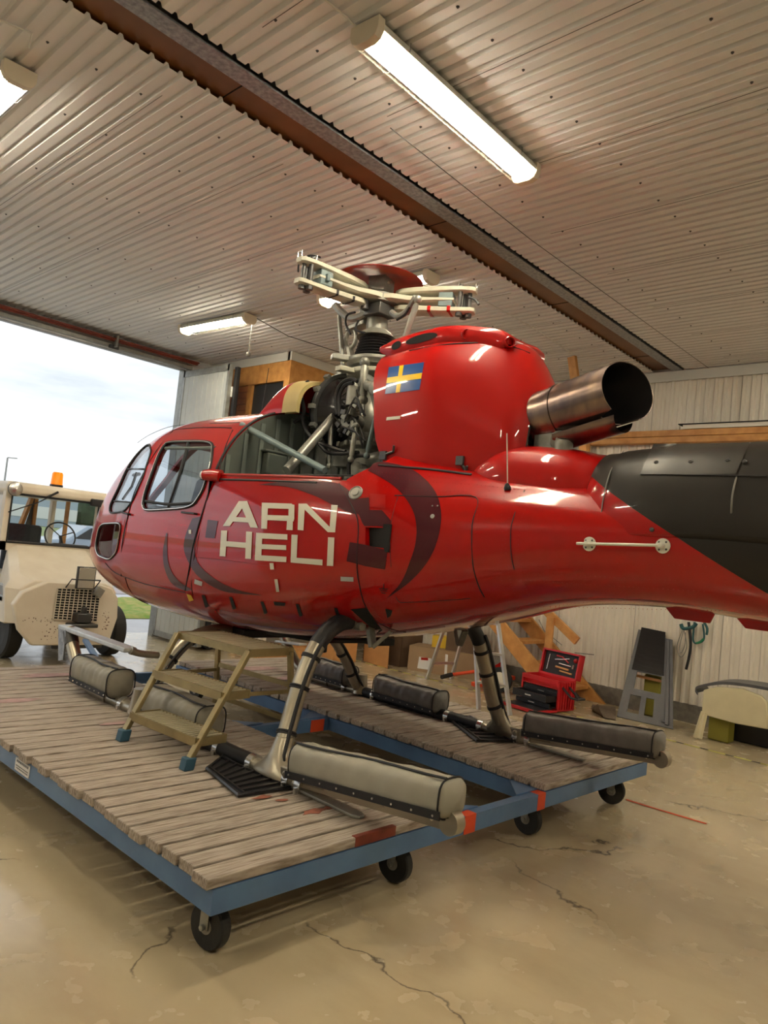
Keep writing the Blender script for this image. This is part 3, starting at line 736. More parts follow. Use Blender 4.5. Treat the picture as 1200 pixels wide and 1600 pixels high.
# ---- panel seams
seam('panel_seam', bez([S(*p) for p in ((270, 674), (243, 707), (213, 763), (200, 807), (191, 853), (190, 900))], 6), .004)
seam('panel_seam', bez([S(*p) for p in ((334, 747), (317, 800), (303, 850), (296, 890), (290, 922))], 6), .006)
seam('panel_seam', bez([S(*p) for p in ((270, 672), (300, 669), (340, 668), (362, 669))], 6), .004)
seam('panel_seam', bez([S(*p) for p in ((215, 692), (235, 679), (270, 666), (330, 662), (375, 660))], 6), .0025)
seam('panel_seam', bez([S(*p) for p in ((343, 735), (352, 700), (364, 672))], 6), .004)
seam('panel_seam', bez([S(*p) for p in ((334, 750), (310, 840), (303, 875), (300, 922), (313, 955))], 6), .002)
seam('panel_seam', bez([S(*p) for p in ((191, 900), (225, 912), (260, 920), (290, 926))], 6), .003)
seam('panel_seam', bez([S(*p) for p in ((196, 903), (202, 920), (216, 936), (232, 944))], 6), .003)
seam('panel_seam', bez([S(*p) for p in ((165, 880), (176, 892), (190, 900))], 6), .003)
seam('panel_seam', bez([S(*p) for p in ((306, 870), (360, 876), (420, 884), (425, 880))], 5), .0018, 'red_paint')
seam('panel_seam', bez([S(*p) for p in ((530, 755), (550, 790), (560, 820), (558, 880), (562, 915), (573, 950), (600, 978), (634, 988))], 6), .003)
seam('panel_seam', bez([S(*p) for p in ((617, 774), (680, 776), (744, 777), (738, 820), (739, 880), (748, 915), (757, 933))], 5), .0028)
seam('panel_seam', bez([S(*p) for p in ((622, 776), (611, 820), (611, 880), (620, 935), (640, 941), (700, 938), (735, 935))], 5), .0015)
seam('panel_seam', bez([S(*p) for p in ((820, 766), (803, 807), (798, 840), (803, 887), (827, 943))], 6), .0025)
seam('panel_seam', bez([S(*p) for p in ((592, 727), (640, 731), (683, 735), (737, 742))], 6), .009)
seam('panel_seam', bez([S(*p) for p in ((345, 742), (450, 742), (552, 743))], 6), .005)
# ---- livery: dark red sweeps, lettering, flag
def ribbon(name, a, b_, m, n=60, k=6, off=.0025, curve=True, parent=heli, fn=S):
    A_ = resample(bez([V(u, v, 0) for u, v in a], 6) if curve else [V(u, v, 0) for u, v in a], n); B_ = resample(bez([V(u, v, 0) for u, v in b_], 6) if curve else [V(u, v, 0) for u, v in b_], n)
    rows = []
    for i in range(n):
        rows.append([fn(*(A_[i].lerp(B_[i], j/k))[:2], off) for j in range(k+1)])
    mb = MB(); mb.grid(rows); return mb.build(name, m, parent, angle=60, fix=False)
D = 'dark_red_paint'
ribbon('dark_sweep', [(584, 724), (602, 722), (637, 730), (663, 747), (683, 773), (690, 807), (683, 847), (667, 880), (640, 910), (605, 935)], [(575, 735), (597, 747), (620, 763), (640, 787), (650, 813), (650, 847), (640, 880), (627, 910), (605, 935)], D)
ribbon('dark_sweep', [(405, 757), (450, 752), (500, 752), (532, 757), (556, 778), (570, 805)], [(405, 757.5), (450, 761), (490, 774), (515, 786), (540, 798), (551, 802)], D)
ribbon('dark_sweep', [(553, 780), (577, 777), (578, 797), (597, 797), (611, 813), (610, 822)], [(556, 792), (562, 806), (567, 818), (570, 822), (590, 822), (608, 823)], D, curve=False)
ribbon('dark_sweep', [(547, 847), (570, 851), (606, 860)], [(542, 877), (573, 885), (602, 890)], D, curve=False)
ribbon('dark_sweep', [(262, 833), (262, 867), (267, 890), (280, 908), (300, 921)], [(260, 833), (255, 862), (258, 890), (270, 913), (292, 924)], D)
ribbon('dark_sweep', [(314, 807), (308, 837), (304, 860), (313, 884), (340, 907), (373, 922), (409, 930)], [(301, 810), (290, 837), (288, 860), (298, 884), (314, 904), (350, 924), (409, 930.5)], D)
ribbon('dark_sweep', [(325, 812), (341, 814)], [(321, 840), (336, 841)], D, n=8, curve=False)
LT = [  # strokes of the lettering as quads (photo points)
 [(349, 822), (360, 822), (387, 783), (374, 783)], [(392, 824), (404, 825), (387, 783), (374, 783)], [(362, 807.5), (393, 809.5), (396, 817), (357, 814.5)],
 [(409, 826), (418, 826.5), (420, 786), (410, 785.5)], [(410, 785.5), (457, 787), (459, 795.5), (411, 794)], [(452, 786.8), (461, 789), (460.5, 812), (451.5, 811)], [(411, 804.5), (459, 806), (460, 814.5), (411, 812.5)], [(449.5, 811), (458.5, 812), (458, 828.5), (448.5, 828)],
 [(466, 828), (475, 829), (477.5, 787), (467.5, 787)], [(467.5, 787), (480, 787), (524.5, 832), (513, 831.5)], [(515.5, 831.5), (524.5, 832), (528.5, 789.5), (518.5, 789)],
 [(344, 869), (353, 869.5), (356, 829), (346.5, 829)], [(384, 873), (393, 873.5), (395, 831), (385.5, 830.5)], [(352, 845.5), (386, 848), (386, 856.5), (352, 853.5)],
 [(399, 875), (409, 875.5), (411, 833), (401, 832.5)], [(401, 832.5), (450, 835), (450, 843.5), (401, 841)], [(402, 850), (448, 852), (448, 859.5), (402, 857.5)], [(399, 867), (448.5, 870), (448, 878.5), (399, 875.5)],
 [(455, 878.5), (464, 879), (466, 836), (456.5, 835.5)], [(455, 871), (505, 874.5), (504.5, 883.5), (455, 879)],
 [(511.5, 884), (521.5, 884.5), (523.5, 840), (513.5, 839.5)]]
mb = MB()
for q in LT:
    q = [V(u, v, 0) for u, v in q]; rows = []
    for i in range(9):
        a_ = q[0].lerp(q[3], i/8); c_ = q[1].lerp(q[2], i/8)
        rows.append([S(*(a_.lerp(c_, j/8))[:2], .0042+.00005*LT.index([(p.x, p.y) for p in q]) if 0 else .0045) for j in range(9)])
    mb.grid(rows)
mb.build('lettering', 'white_decal', heli, angle=60, fix=False, label='pale lettering ARN HELI')
# small fittings on the skin
def disc(u, v, r, m, name, h=.006, prof=None, n=20):
    p = S(u, v, 0); e = .03; tu = V(SX(p.y+e, p.z)-SX(p.y-e, p.z), 2*e, 0); tv = V(SX(p.y, p.z+e)-SX(p.y, p.z-e), 0, 2*e); nn = tu.cross(tv).normalized()
    if nn.x > 0: nn = -nn
    mb = MB(); mb.lathe(p, nn, prof or [(r, 0), (r, h*.7), (r*.9, h), (0, h)], n); return mb.build(name, m, heli)
disc(556, 770, .042, 'grey_metal', 'fuel_cap', prof=[(.044, 0), (.044, .004), (.038, .007), (.036, .003), (.022, .003), (.02, .010), (0, .010)])
for u, v in ((676, 807), (676, 791), (684, 791)): disc(u, v, .013 if v > 800 else .005, 'bright_metal', 'lock')
def plate(name, pts, m, off=.004, n=6, label=None):
    q = [V(u, v, 0) for u, v in pts]; mb = MB(); rows = []
    for i in range(n+1):
        a_ = q[0].lerp(q[3], i/n); c_ = q[1].lerp(q[2], i/n); rows.append([S(*(a_.lerp(c_, j/n))[:2], off) for j in range(n+1)])
    mb.grid(rows); o = mb.build(name, m, heli, fix=False); 
    if label: o['label'] = label
    return o
plate('data_plate', [(533, 901), (553, 902), (553, 909), (533, 908)], 'zinc_light'); plate('data_plate', [(305, 905), (317, 909), (316, 916), (304, 912)], 'zinc_light')
plate('door_latch', [(423, 880), (429, 880), (430, 890), (424, 890)], 'white_decal', .009); plate('door_latch', [(430, 905), (435, 905), (438, 925), (433, 925)], 'bright_metal', .007)
plate('door_latch', [(296, 828), (300, 828), (300, 834), (296, 834)], 'white_decal', .006)
for u, v in ((318, 930), (361, 933), (410, 940), (465, 944), (525, 950)):
    plate('step_tread', [(u-2, v), (u+3, v), (u+9, v+18), (u+4, v+20)], 'black_rubber', .006)
plate('step_tread', [(428, 940), (447, 942), (446, 947), (430, 946)], 'black_rubber', .005)
plate('placard', [(579, 771), (603, 773), (603, 794), (578, 792)], 'red_paint', .0035)
plate('tie_mark', [(599, 921), (600, 912), (601, 912), (600.5, 921)], 'black_rubber'); 
for k, w_ in enumerate((7, 5.5, 3.5)): plate('tie_mark', [(600-w_, 919+k*3.2), (600+w_, 920+k*3.2), (600+w_, 921.2+k*3.2), (600-w_, 920.2+k*3.2)], 'black_rubber')
plate('tie_down', [(603, 951), (614, 954), (611, 963), (606, 966)], 'black_rubber', .005)
plate('yellow_catch', [(293, 928), (300, 930), (304, 938), (297, 940)], 'yellow', .008)
b = MB(); h0 = S(288, 801, .02); h1 = S(308, 803, .02); b.tube([S(288, 801, 0), h0, h1, S(308, 803, 0)], .007, 8); b.build('door_handle', 'black_plastic', heli)
b = MB(); h0 = S(192, 800, .02); h1 = S(204, 804, .02); b.tube([S(192, 800, 0), h0, h1, S(204, 804, 0)], .008, 8); b.build('door_handle', 'black_plastic', heli)
# rear fuselage bay hole for the cross tube
plate('gear_recess', [(548, 952), (572, 950), (598, 985), (590, 990)], 'dark_void', .003)
# lamp at the door corner (red shell with clear lens)
b = MB(); p0 = S(345, 744, .0); p1 = S(329, 744, .05)
b.tube([p0, p0.lerp(p1, .5)+V(0, 0, .004), p1], [.042, .042, .036], 14, 0); b.tube([p1, p1+(p1-p0)*.16], [.035, .024], 14, 1); b.build('side_light', ['red_paint', 'white_paper'], heli)
# rivets: rows of small heads (one mesh, too many to count)
rv = MB(); 
def rivets(pts, sp=.022, r=.0022):
    P_ = bez([S(*p, .0) for p in pts], 4); L_ = sum((a-b_).length for a, b_ in zip(P_, P_[1:]))
    for p in resample(P_, max(2, int(L_/sp))): 
        rv.ball((SX(p.y, p.z, off=.0012), p.y, p.z), r, 6, 0, (.5, 1, 1))
for row in ([(600, 745), (660, 752), (740, 757), (810, 765)], [(592, 738), (640, 742), (735, 750)], [(600, 760), (640, 765), (730, 768)], [(562, 830), (562, 880), (568, 920), (585, 955), (600, 970)], [(570, 862), (604, 866)], [(570, 815), (606, 816)],
            [(751, 780), (744, 820), (744, 880), (754, 920)], [(812, 775), (795, 810), (790, 850), (795, 890), (815, 940)], [(788, 775), (785, 850), (797, 935)], [(612, 790), (606, 830), (606, 880), (612, 925)], [(560, 935), (600, 939), (640, 946)],
            [(770, 760), (760, 775)], [(835, 775), (815, 810), (810, 850), (815, 895), (838, 940)], [(800, 905), (900, 912), (1000, 918), (1100, 924)], [(820, 895), (920, 900), (1080, 908)], [(640, 975), (700, 968), (760, 958), (820, 948)], [(835, 772), (870, 772), (905, 770)], [(530, 762), (500, 752)], [(565, 740), (545, 752), (540, 770)], [(850, 948), (950, 950), (1060, 953), (1190, 955)], [(950, 880), (1080, 884), (1130, 888)], [(590, 730), (565, 745), (590, 752)]):
    rivets(row)
rv.build('rivet_rows', 'red_paint', heli, smooth=True)['kind'] = 'stuff'

# ---- engine cowl with the flag
CWT = np.array([(2.29, .22, 1.95, 2.60, 2.2, 2.1, 3), (2.32, .26, 1.95, 2.65, 2.2, 2.1, 3), (2.38, .30, 1.95, 2.76, 2.2, 2.1, 3), (2.46, .325, 1.95, 2.87, 2.2, 2.2, 3), (2.56, .355, 1.95, 2.925, 2.2, 2.5, 3), (2.70, .40, 1.95, 2.955, 2.2, 2.8, 3), (2.88, .45, 1.95, 2.97, 2.2, 3.0, 3), (3.1, .475, 1.95, 2.955, 2.2, 3.0, 3), (3.5, .475, 1.95, 2.90, 2.2, 3.0, 3)])
MC = [np.gradient(CWT[:, k], CWT[:, 0]) for k in range(7)]
cint = lambda y: interp(y, CWT, MC)
def cow(y, a, dw=0):
    p = secp(y, a, dw, cint(y)); return p
def front_y(z):   # front edge of the cowl seen from the side
    return float(np.interp(z, [1.9, 2.10, 2.2, 2.3, 2.5, 2.8, 2.95], [3.0, 3.10, 3.17, 3.22, 3.26, 3.37, 3.41]))
b = MB(); rows = []
angs = [PI*(1.17-1.34*j/60) for j in range(61)]
for i in range(41):
    s_ = i/40; row = []
    for a in angs:
        y = 2.295+(3.3-2.295)*s_; p = cow(y, a); yf = front_y(p.z); y = 2.295+(yf-2.295)*s_; row.append(cow(y, a))
    rows.append(row)
inn = [[p+(V(XC, p.y, 2.4)-p).normalized()*.018 for p in r] for r in rows]
b.grid(rows); b.grid(inn, 1)
b.grid([rows[-1], inn[-1]], 1); 
cowl = b.build('engine_cowl', ['red_paint', 'black_rubber'], heli, fix=False, angle=50)
def CX(y, z, off=0):
    w_, zb, zt, zc, n1, n2 = cint(y); n = n1 if z >= zc else n2; q = (z-zc)/(zt-zc) if z >= zc else (zc-z)/(zc-zb); q = min(q, .985)
    return XC-(w_*(1-q**n)**(1/n)+off)
def SC(u, v, off=.002):
    x = 3.2; p = A(u, v, x=x)
    for _ in range(40): x += (CX(p.y, p.z)-x)*.45; p = A(u, v, x=x)
    return V(CX(p.y, p.z, off), p.y, p.z)
# exhaust opening
hc = V(XC-.03, 2.03, 2.44); b = MB(); b.tube([SC(*p, off=-.10) for p in ((855, 612), (830, 660))], .02, 6)
b = MB(); o_ = [];
b.lathe((XC-.03, 2.33, 2.43), V(-.15, -1, .15), [(.235, -.10), (.235, .0), (.215, .012), (.205, -.02), (.20, -.12)], 30, 0); b.lathe((XC-.03, 2.31, 2.43), V(-.15, -1, .15), [(.215, -.03), (.0, -.03)], 30, 1)
b.build('exhaust_opening', ['red_paint', 'dark_void'], heli)
def strip(name, pts, m, w_=.012, off=.006, fn=SC): 
    mb = MB(); mb.tube(bez([fn(*p, off=off) for p in pts], 6), w_, 6); return mb.build(name, m, heli)
b = MB(); b.tube([p+V(-.004, .004, 0) for p in rows[-1][38:58]], .009, 6); b.build('cowl_edge', 'cream_head', heli)
# flag, grid with a yellow cross
FL = [(602, 616), (656, 609), (663, 566), (608, 574)]
def quad(name, pts, m, fn, off, n=8, parent=heli):
    q = [V(u, v, 0) for u, v in pts]; mb = MB(); rows = []
    for i in range(n+1):
        a_ = q[0].lerp(q[3], i/n); c_ = q[1].lerp(q[2], i/n); rows.append([fn(*(a_.lerp(c_, j/n))[:2], off=off) for j in range(n+1)])
    mb.grid(rows); return mb.build(name, m, parent, fix=False, angle=60)
fl = quad('flag', FL, 'flag_blue', SC, .003)
fl['label'] = 'blue flag with a yellow cross'
def bl(s_, t):
    q = [V(u, v, 0) for u, v in FL]; p = q[0].lerp(q[1], s_).lerp(q[3].lerp(q[2], s_), t); return (p.x, p.y)
quad('flag_cross', [bl(.31, 0), bl(.43, 0), bl(.43, 1), bl(.31, 1)], 'flag_yellow', SC, .0042); quad('flag_cross', [bl(0, .40), bl(1, .40), bl(1, .61), bl(0, .61)], 'flag_yellow', SC, .0045)
quad('small_placard', [(604, 657), (626, 655), (626, 650), (605, 652)], 'white_decal', SC, .004)
# raised rim with oval vents along the cowl top
b = MB(); RY0, RY1 = 3.40, 2.50
def rimw(y):
    w_, zb, zt, zc, n1, n2 = cint(y); q = (zt-.075-zc)/(zt-zc); return w_*(1-q**n1)**(1/n1)+.008
rows = []
for i in range(31):
    y = RY0-(RY0-RY1)*i/30; w_, zb, zt, zc, n1, n2 = cint(y); w_ = rimw(y)/.965; e = min(1, i/3, (30-i)/1.5)
    cx = XC; r_ = []
    for a_, h_ in ((-1.0, -.085), (-1.04, -.06), (-1.04, -.005), (-.98, .025), (-.80, .035), (-.5, .03), (0, .025), (.5, .03), (.80, .035), (.98, .025), (1.04, -.005), (1.04, -.06), (1.0, -.085)):
        r_.append(V(cx+a_*(w_*.965), y, zt+h_*(.4+.6*e)-.01))
    rows.append(r_)
b.grid(rows); b.add(rows[0], [tuple(range(13))]); b.add(rows[-1], [tuple(range(13))[::-1]])
b.build('cowl_top_rim', 'red_paint', heli, angle=50)
def rimpt(s_, h_, off=0):
    y = RY0-(RY0-RY1)*s_; w_, zb, zt, *_r = cint(y); return V(XC-1.04*rimw(y)-off, y, zt+h_-.01)
b = MB()
for s0, s1 in ((.12, .21), (.25, .52),):
    ps = [rimpt(s0+(s1-s0)*(.5+.5*math.cos(t)), -.03+.026*math.sin(t), .004) for t in np.linspace(0, 2*PI, 25)[:-1]]
    b.add(ps, [tuple(range(24))])
b.build('cowl_vent', 'dark_void', heli)
for s0, h0, l in ((.70, -.03, .03), (.98, -.03, .05)):
    mb = MB(); p = rimpt(s0, h0, -.03); ax = V(-.55, -.9, 0).normalized(); mb.lathe(p, ax, [(.032, -.03), (.034, .03), (.030, .035), (.024, .03), (.022, -.01), (0, -.01)], 16); mb.build('cowl_vent_pipe', 'red_paint', heli)
    mb = MB(); mb.lathe(p+ax*.001, ax, [(.023, .0), (0, .0)], 16); mb.build('cowl_vent', 'dark_void', heli)
strip('cowl_seam', [(640, 548), (700, 538), (760, 536), (800, 542), (828, 552)], 'black_rubber', .004, .001)
# latches on the cowl
for (u, v, du, dv) in ((600, 712, 16, -6), (720, 720, 10, 18)):
    mb = MB(); p = SC(u, v, .008); q_ = SC(u+du, v+dv, .008); mb.tube([p, q_], .009, 8); mb.tube([q_, SC(u+du+3, v+dv-9, .02)], .007, 8); mb.box(p, (.015, .05, .05)); mb.build('cowl_latch', 'dark_metal', heli)
# rear fairing under the exhaust
FT = np.array([(1.76, .10, 1.95, 2.10, 2.0, 2.4, 2), (1.82, .22, 1.92, 2.19, 2.0, 2.4, 2), (1.95, .30, 1.90, 2.235, 2.0, 2.6, 2), (2.2, .36, 1.9, 2.27, 2.0, 2.8, 2), (2.4, .385, 1.9, 2.27, 2.0, 2.8, 2), (2.55, .36, 1.9, 2.22, 2.0, 2.6, 2)])
MF = [np.gradient(FT[:, k], FT[:, 0]) for k in range(7)]
hull('exhaust_fairing', 1.77, 2.54, 40, 60, 'red_paint', prm=lambda y: interp(y, FT, MF))
# dorsal cover of the boom
GT = np.array([(-3.2, .26, 1.8, 2.22, 1.85, 2.4, 2), (-.5, .36, 1.74, 2.27, 1.82, 2.5, 2), (.8, .40, 1.74, 2.275, 1.82, 2.6, 2), (1.3, .405, 1.74, 2.27, 1.82, 2.6, 2), (1.62, .40, 1.74, 2.255, 1.80, 2.5, 2), (1.80, .36, 1.74, 2.235, 1.80, 2.4, 2), (1.92, .26, 1.74, 2.18, 1.80, 2.3, 2), (1.98, .12, 1.76, 2.0, 1.80, 2.2, 2)])
MG = [np.gradient(GT[:, k], GT[:, 0]) for k in range(7)]
gint = lambda y: interp(y, GT, MG)
dors = hull('dorsal_cover', -3.2, 1.975, 90, 64, 'boom_paint', prm=gint)
def SG(u, v, off=.002):
    x = 3.25; p = A(u, v, x=x)
    def gx(y, z, o=0):
        w_, zb, zt, zc, n1, n2 = gint(y); n = n1 if z >= zc else n2; q = (z-zc)/(zt-zc) if z >= zc else (zc-z)/(zc-zb); q = min(max(q, 0), .985); return XC-(w_*(1-q**n)**(1/n)+o)
    for _ in range(40): x += (gx(p.y, p.z)-x)*.45; p = A(u, v, x=x)
    return V(gx(p.y, p.z, off), p.y, p.z)
quad('black_top_panel', [(1001, 741), (1150, 741), (1172, 692), (1022, 694)], 'boom_black', SG, .006, 12)
strip('boom_seam', [(1146, 880), (1143, 800), (1150, 750), (1172, 692)], 'grey_metal', .004, .003, SG); strip('boom_seam', [(937, 832), (943, 780), (955, 735), (975, 705)], 'grey_metal', .003, .003, SG)
strip('boom_seam', [(1001, 741), (1080, 742), (1198, 744)], 'black_rubber', .003, .004, SG)
for u, v in ((1026, 723), (1080, 722), (1138, 720), (1164, 722), (906, 826), (1019, 828)):
    mb = MB(); p = SG(u, v, 0); mb.lathe(p, (-1, 0, .25), [(.010, 0), (.010, .008), (.006, .012), (0, .012)], 12); mb.build('screw', 'dark_metal', heli)
# tube mount on the boom side
b = MB(); p, q_ = S(906, 850, .03), S(1036, 853, .03); b.cyl(p, q_, .007, 10); 
b.build('side_rod', 'white_decal', heli)
for u, v in ((921, 850), (1036, 853)):
    mb = MB(); p = S(u, v, 0); mb.lathe(p, (-1, 0, 0), [(.034, 0), (.034, .004), (.013, .006), (.013, .034), (.008, .038), (0, .038)], 20)
    for k in range(4): mb.lathe(p+V(-.004, .023*math.cos(k*PI/2+.7), .023*math.sin(k*PI/2+.7)), (-1, 0, 0), [(.005, 0), (.005, .002), (0, .002)], 8, 1)
    mb.build('rod_bracket', ['white_decal', 'dark_metal'], heli)
b = MB(); p = S(793, 765, 0); b.lathe(p, (-.3, 0, 1), [(.018, 0), (.018, .012), (.010, .03), (.004, .035)], 12, 1); b.tube([p+V(-.005, 0, .03), A(792, 677, y=p.y)], .0035, 6); b.build('whip_antenna', ['white_decal', 'black_plastic'], heli)
# belly fins and blade antennas
for u, v in ((840, 958), (1075, 970), (1190, 972)):
    p = A(u, v, x=XC); l = .05 if u < 900 else .13
    mb = MB(); mb.prism([V(XC-.008, p.y+l, 1.49), V(XC-.008, p.y-l, 1.49), V(XC-.008, p.y-l*.8, 1.425), V(XC-.008, p.y+l*.5, 1.425)], (.016, 0, 0)); mb.build('belly_fin', 'red_paint', heli, bevel=.004)
b = MB(); b.prism([V(XC-.012, 5.35, .93), V(XC-.012, 4.95, .93), V(XC-.012, 5.02, .84), V(XC-.012, 5.3, .85)], (.024, 0, 0)); b.build('belly_fin', 'red_paint', heli, bevel=.004)
b = MB(); p = S(440, 648, 0); b.tube([A(408, 648, x=XC-.35), A(420, 575, x=XC-.35)], .003, 6); b.build('whip_antenna', 'black_plastic', heli)

# ---- exhaust pipe
b = MB(); n = 40
def pipe(p0, p1, r0, r1, ks, cut=None, ri=0, mi=0):
    p0 = Vector(p0); p1 = Vector(p1); ax = (p1-p0).normalized(); u = ax.cross(V(0, 0, 1)).normalized(); w2 = u.cross(ax)   # u = sideways, w2 = up
    rows = []
    for i in range(ks+1):
        s_ = i/ks; row = []
        for j in range(n):
            t = 2*PI*j/n; r = r0+(r1-r0)*s_; L_ = (p1-p0).length*(s_ if cut is None else s_*(1+cut(t)))
            row.append(p0+ax*L_+(u*math.cos(t)+w2*math.sin(t))*r)
        rows.append(row)
    return rows
e0 = V(XC-.05, 2.46, 2.42); e1 = V(XC-.08, 2.17, 2.465); e2 = V(XC-.12, 1.81, 2.54)
r1_ = pipe(e0, e1, .150, .152, 4); b.grid(r1_, 0, True)
ax = (e2-e1).normalized(); u_ = ax.cross(V(0, 0, 1)).normalized()
sgn = -1 if u_.x < 0 else 1
def cut(t):
    near = -math.cos(t)*sgn        # +1 on the side facing -x
    return -.05*near+.16*(1-near)*.5 - (.22 if math.sin(t) < -.75 and near > -.3 else 0)
r2_ = pipe(e1, e2, .155, .160, 14, cut); b.grid(r2_, 0, True); r3_ = pipe(e1, e2, .150, .155, 14, cut); b.grid(r3_, 1, True); b.grid([r2_[-1], r3_[-1]], 0, True)
b.grid([r1_[-1], r2_[0]], 0, True)
b.build('exhaust_pipe', ['exhaust_steel', 'exhaust_inner'], heli, angle=50, fix=False)
b = MB(); b.lathe(e1, ax, [(.153, -.012), (.160, -.012), (.160, .012), (.155, .012)], 40); p = A(876, 640, x=XC-.2); b.build('exhaust_clamp', 'exhaust_steel', heli)
b = MB(); b.grid([[e1+ax*s_+V(-.02, 0, -.145)+V(.105*math.cos(t), 0, .075*math.sin(t)) for t in np.linspace(PI*1.02, PI*1.98, 16)] for s_ in (.02, .2, .40)]); b.build('exhaust_shroud', 'exhaust_steel', heli, fix=False)
b = MB(); b.box((XC-.08, 2.2, 2.30), (.16, .18, .10)); b.cyl((XC-.16, 2.1, 2.29), (XC-.16, 2.1, 2.21), .05, 14); b.lathe((XC-.17, 2.12, 2.29), (-1, -.4, 0), [(.055, 0), (.055, .012), (.02, .014), (.02, .03), (0, .03)], 16); b.build('exhaust_support', 'gear_casting', heli, bevel=.01)
# ---- cabin interior
b = MB(); b.bb(XC-.66, XC+.66, 4.38, 5.9, 1.08, 1.11); b.build('cabin_floor', 'primer_grey', heli)
for x in (-.42, .42):
    b = MB(); b.bb(XC+x-.22, XC+x+.22, 5.0, 5.45, 1.32, 1.42); b.prism([V(XC+x-.22, 4.98, 1.40), V(XC+x-.22, 5.08, 1.40), V(XC+x-.20, 4.92, 2.0), V(XC+x-.20, 4.84, 2.0)], (.43, 0, 0)); b.bb(XC+x-.12, XC+x+.12, 4.82, 4.91, 2.02, 2.20)
    b.bb(XC+x-.18, XC+x+.18, 5.05, 5.4, 1.10, 1.32)
    b.build('seat', 'seat_fabric', heli, bevel=.03, seg=3)
b = MB(); b.bb(XC-.72, XC+.72, 4.42, 4.85, 1.30, 1.42); b.bb(XC-.72, XC+.72, 4.38, 4.50, 1.40, 2.0); b.build('rear_bench', 'seat_fabric', heli, bevel=.03)
b = MB(); b.bb(XC-.28, XC+.30, 6.05, 6.25, 1.45, 1.80); b.bb(XC-.10, XC+.12, 5.6, 6.2, 1.10, 1.40); b.build('instrument_panel', 'black_plastic', heli, bevel=.02)
b = MB(); b.tube([V(XC-.42, 5.75, 1.1), V(XC-.42, 5.65, 1.45), V(XC-.42, 5.72, 1.62)], .014, 8); b.build('control_stick', 'black_plastic', heli)

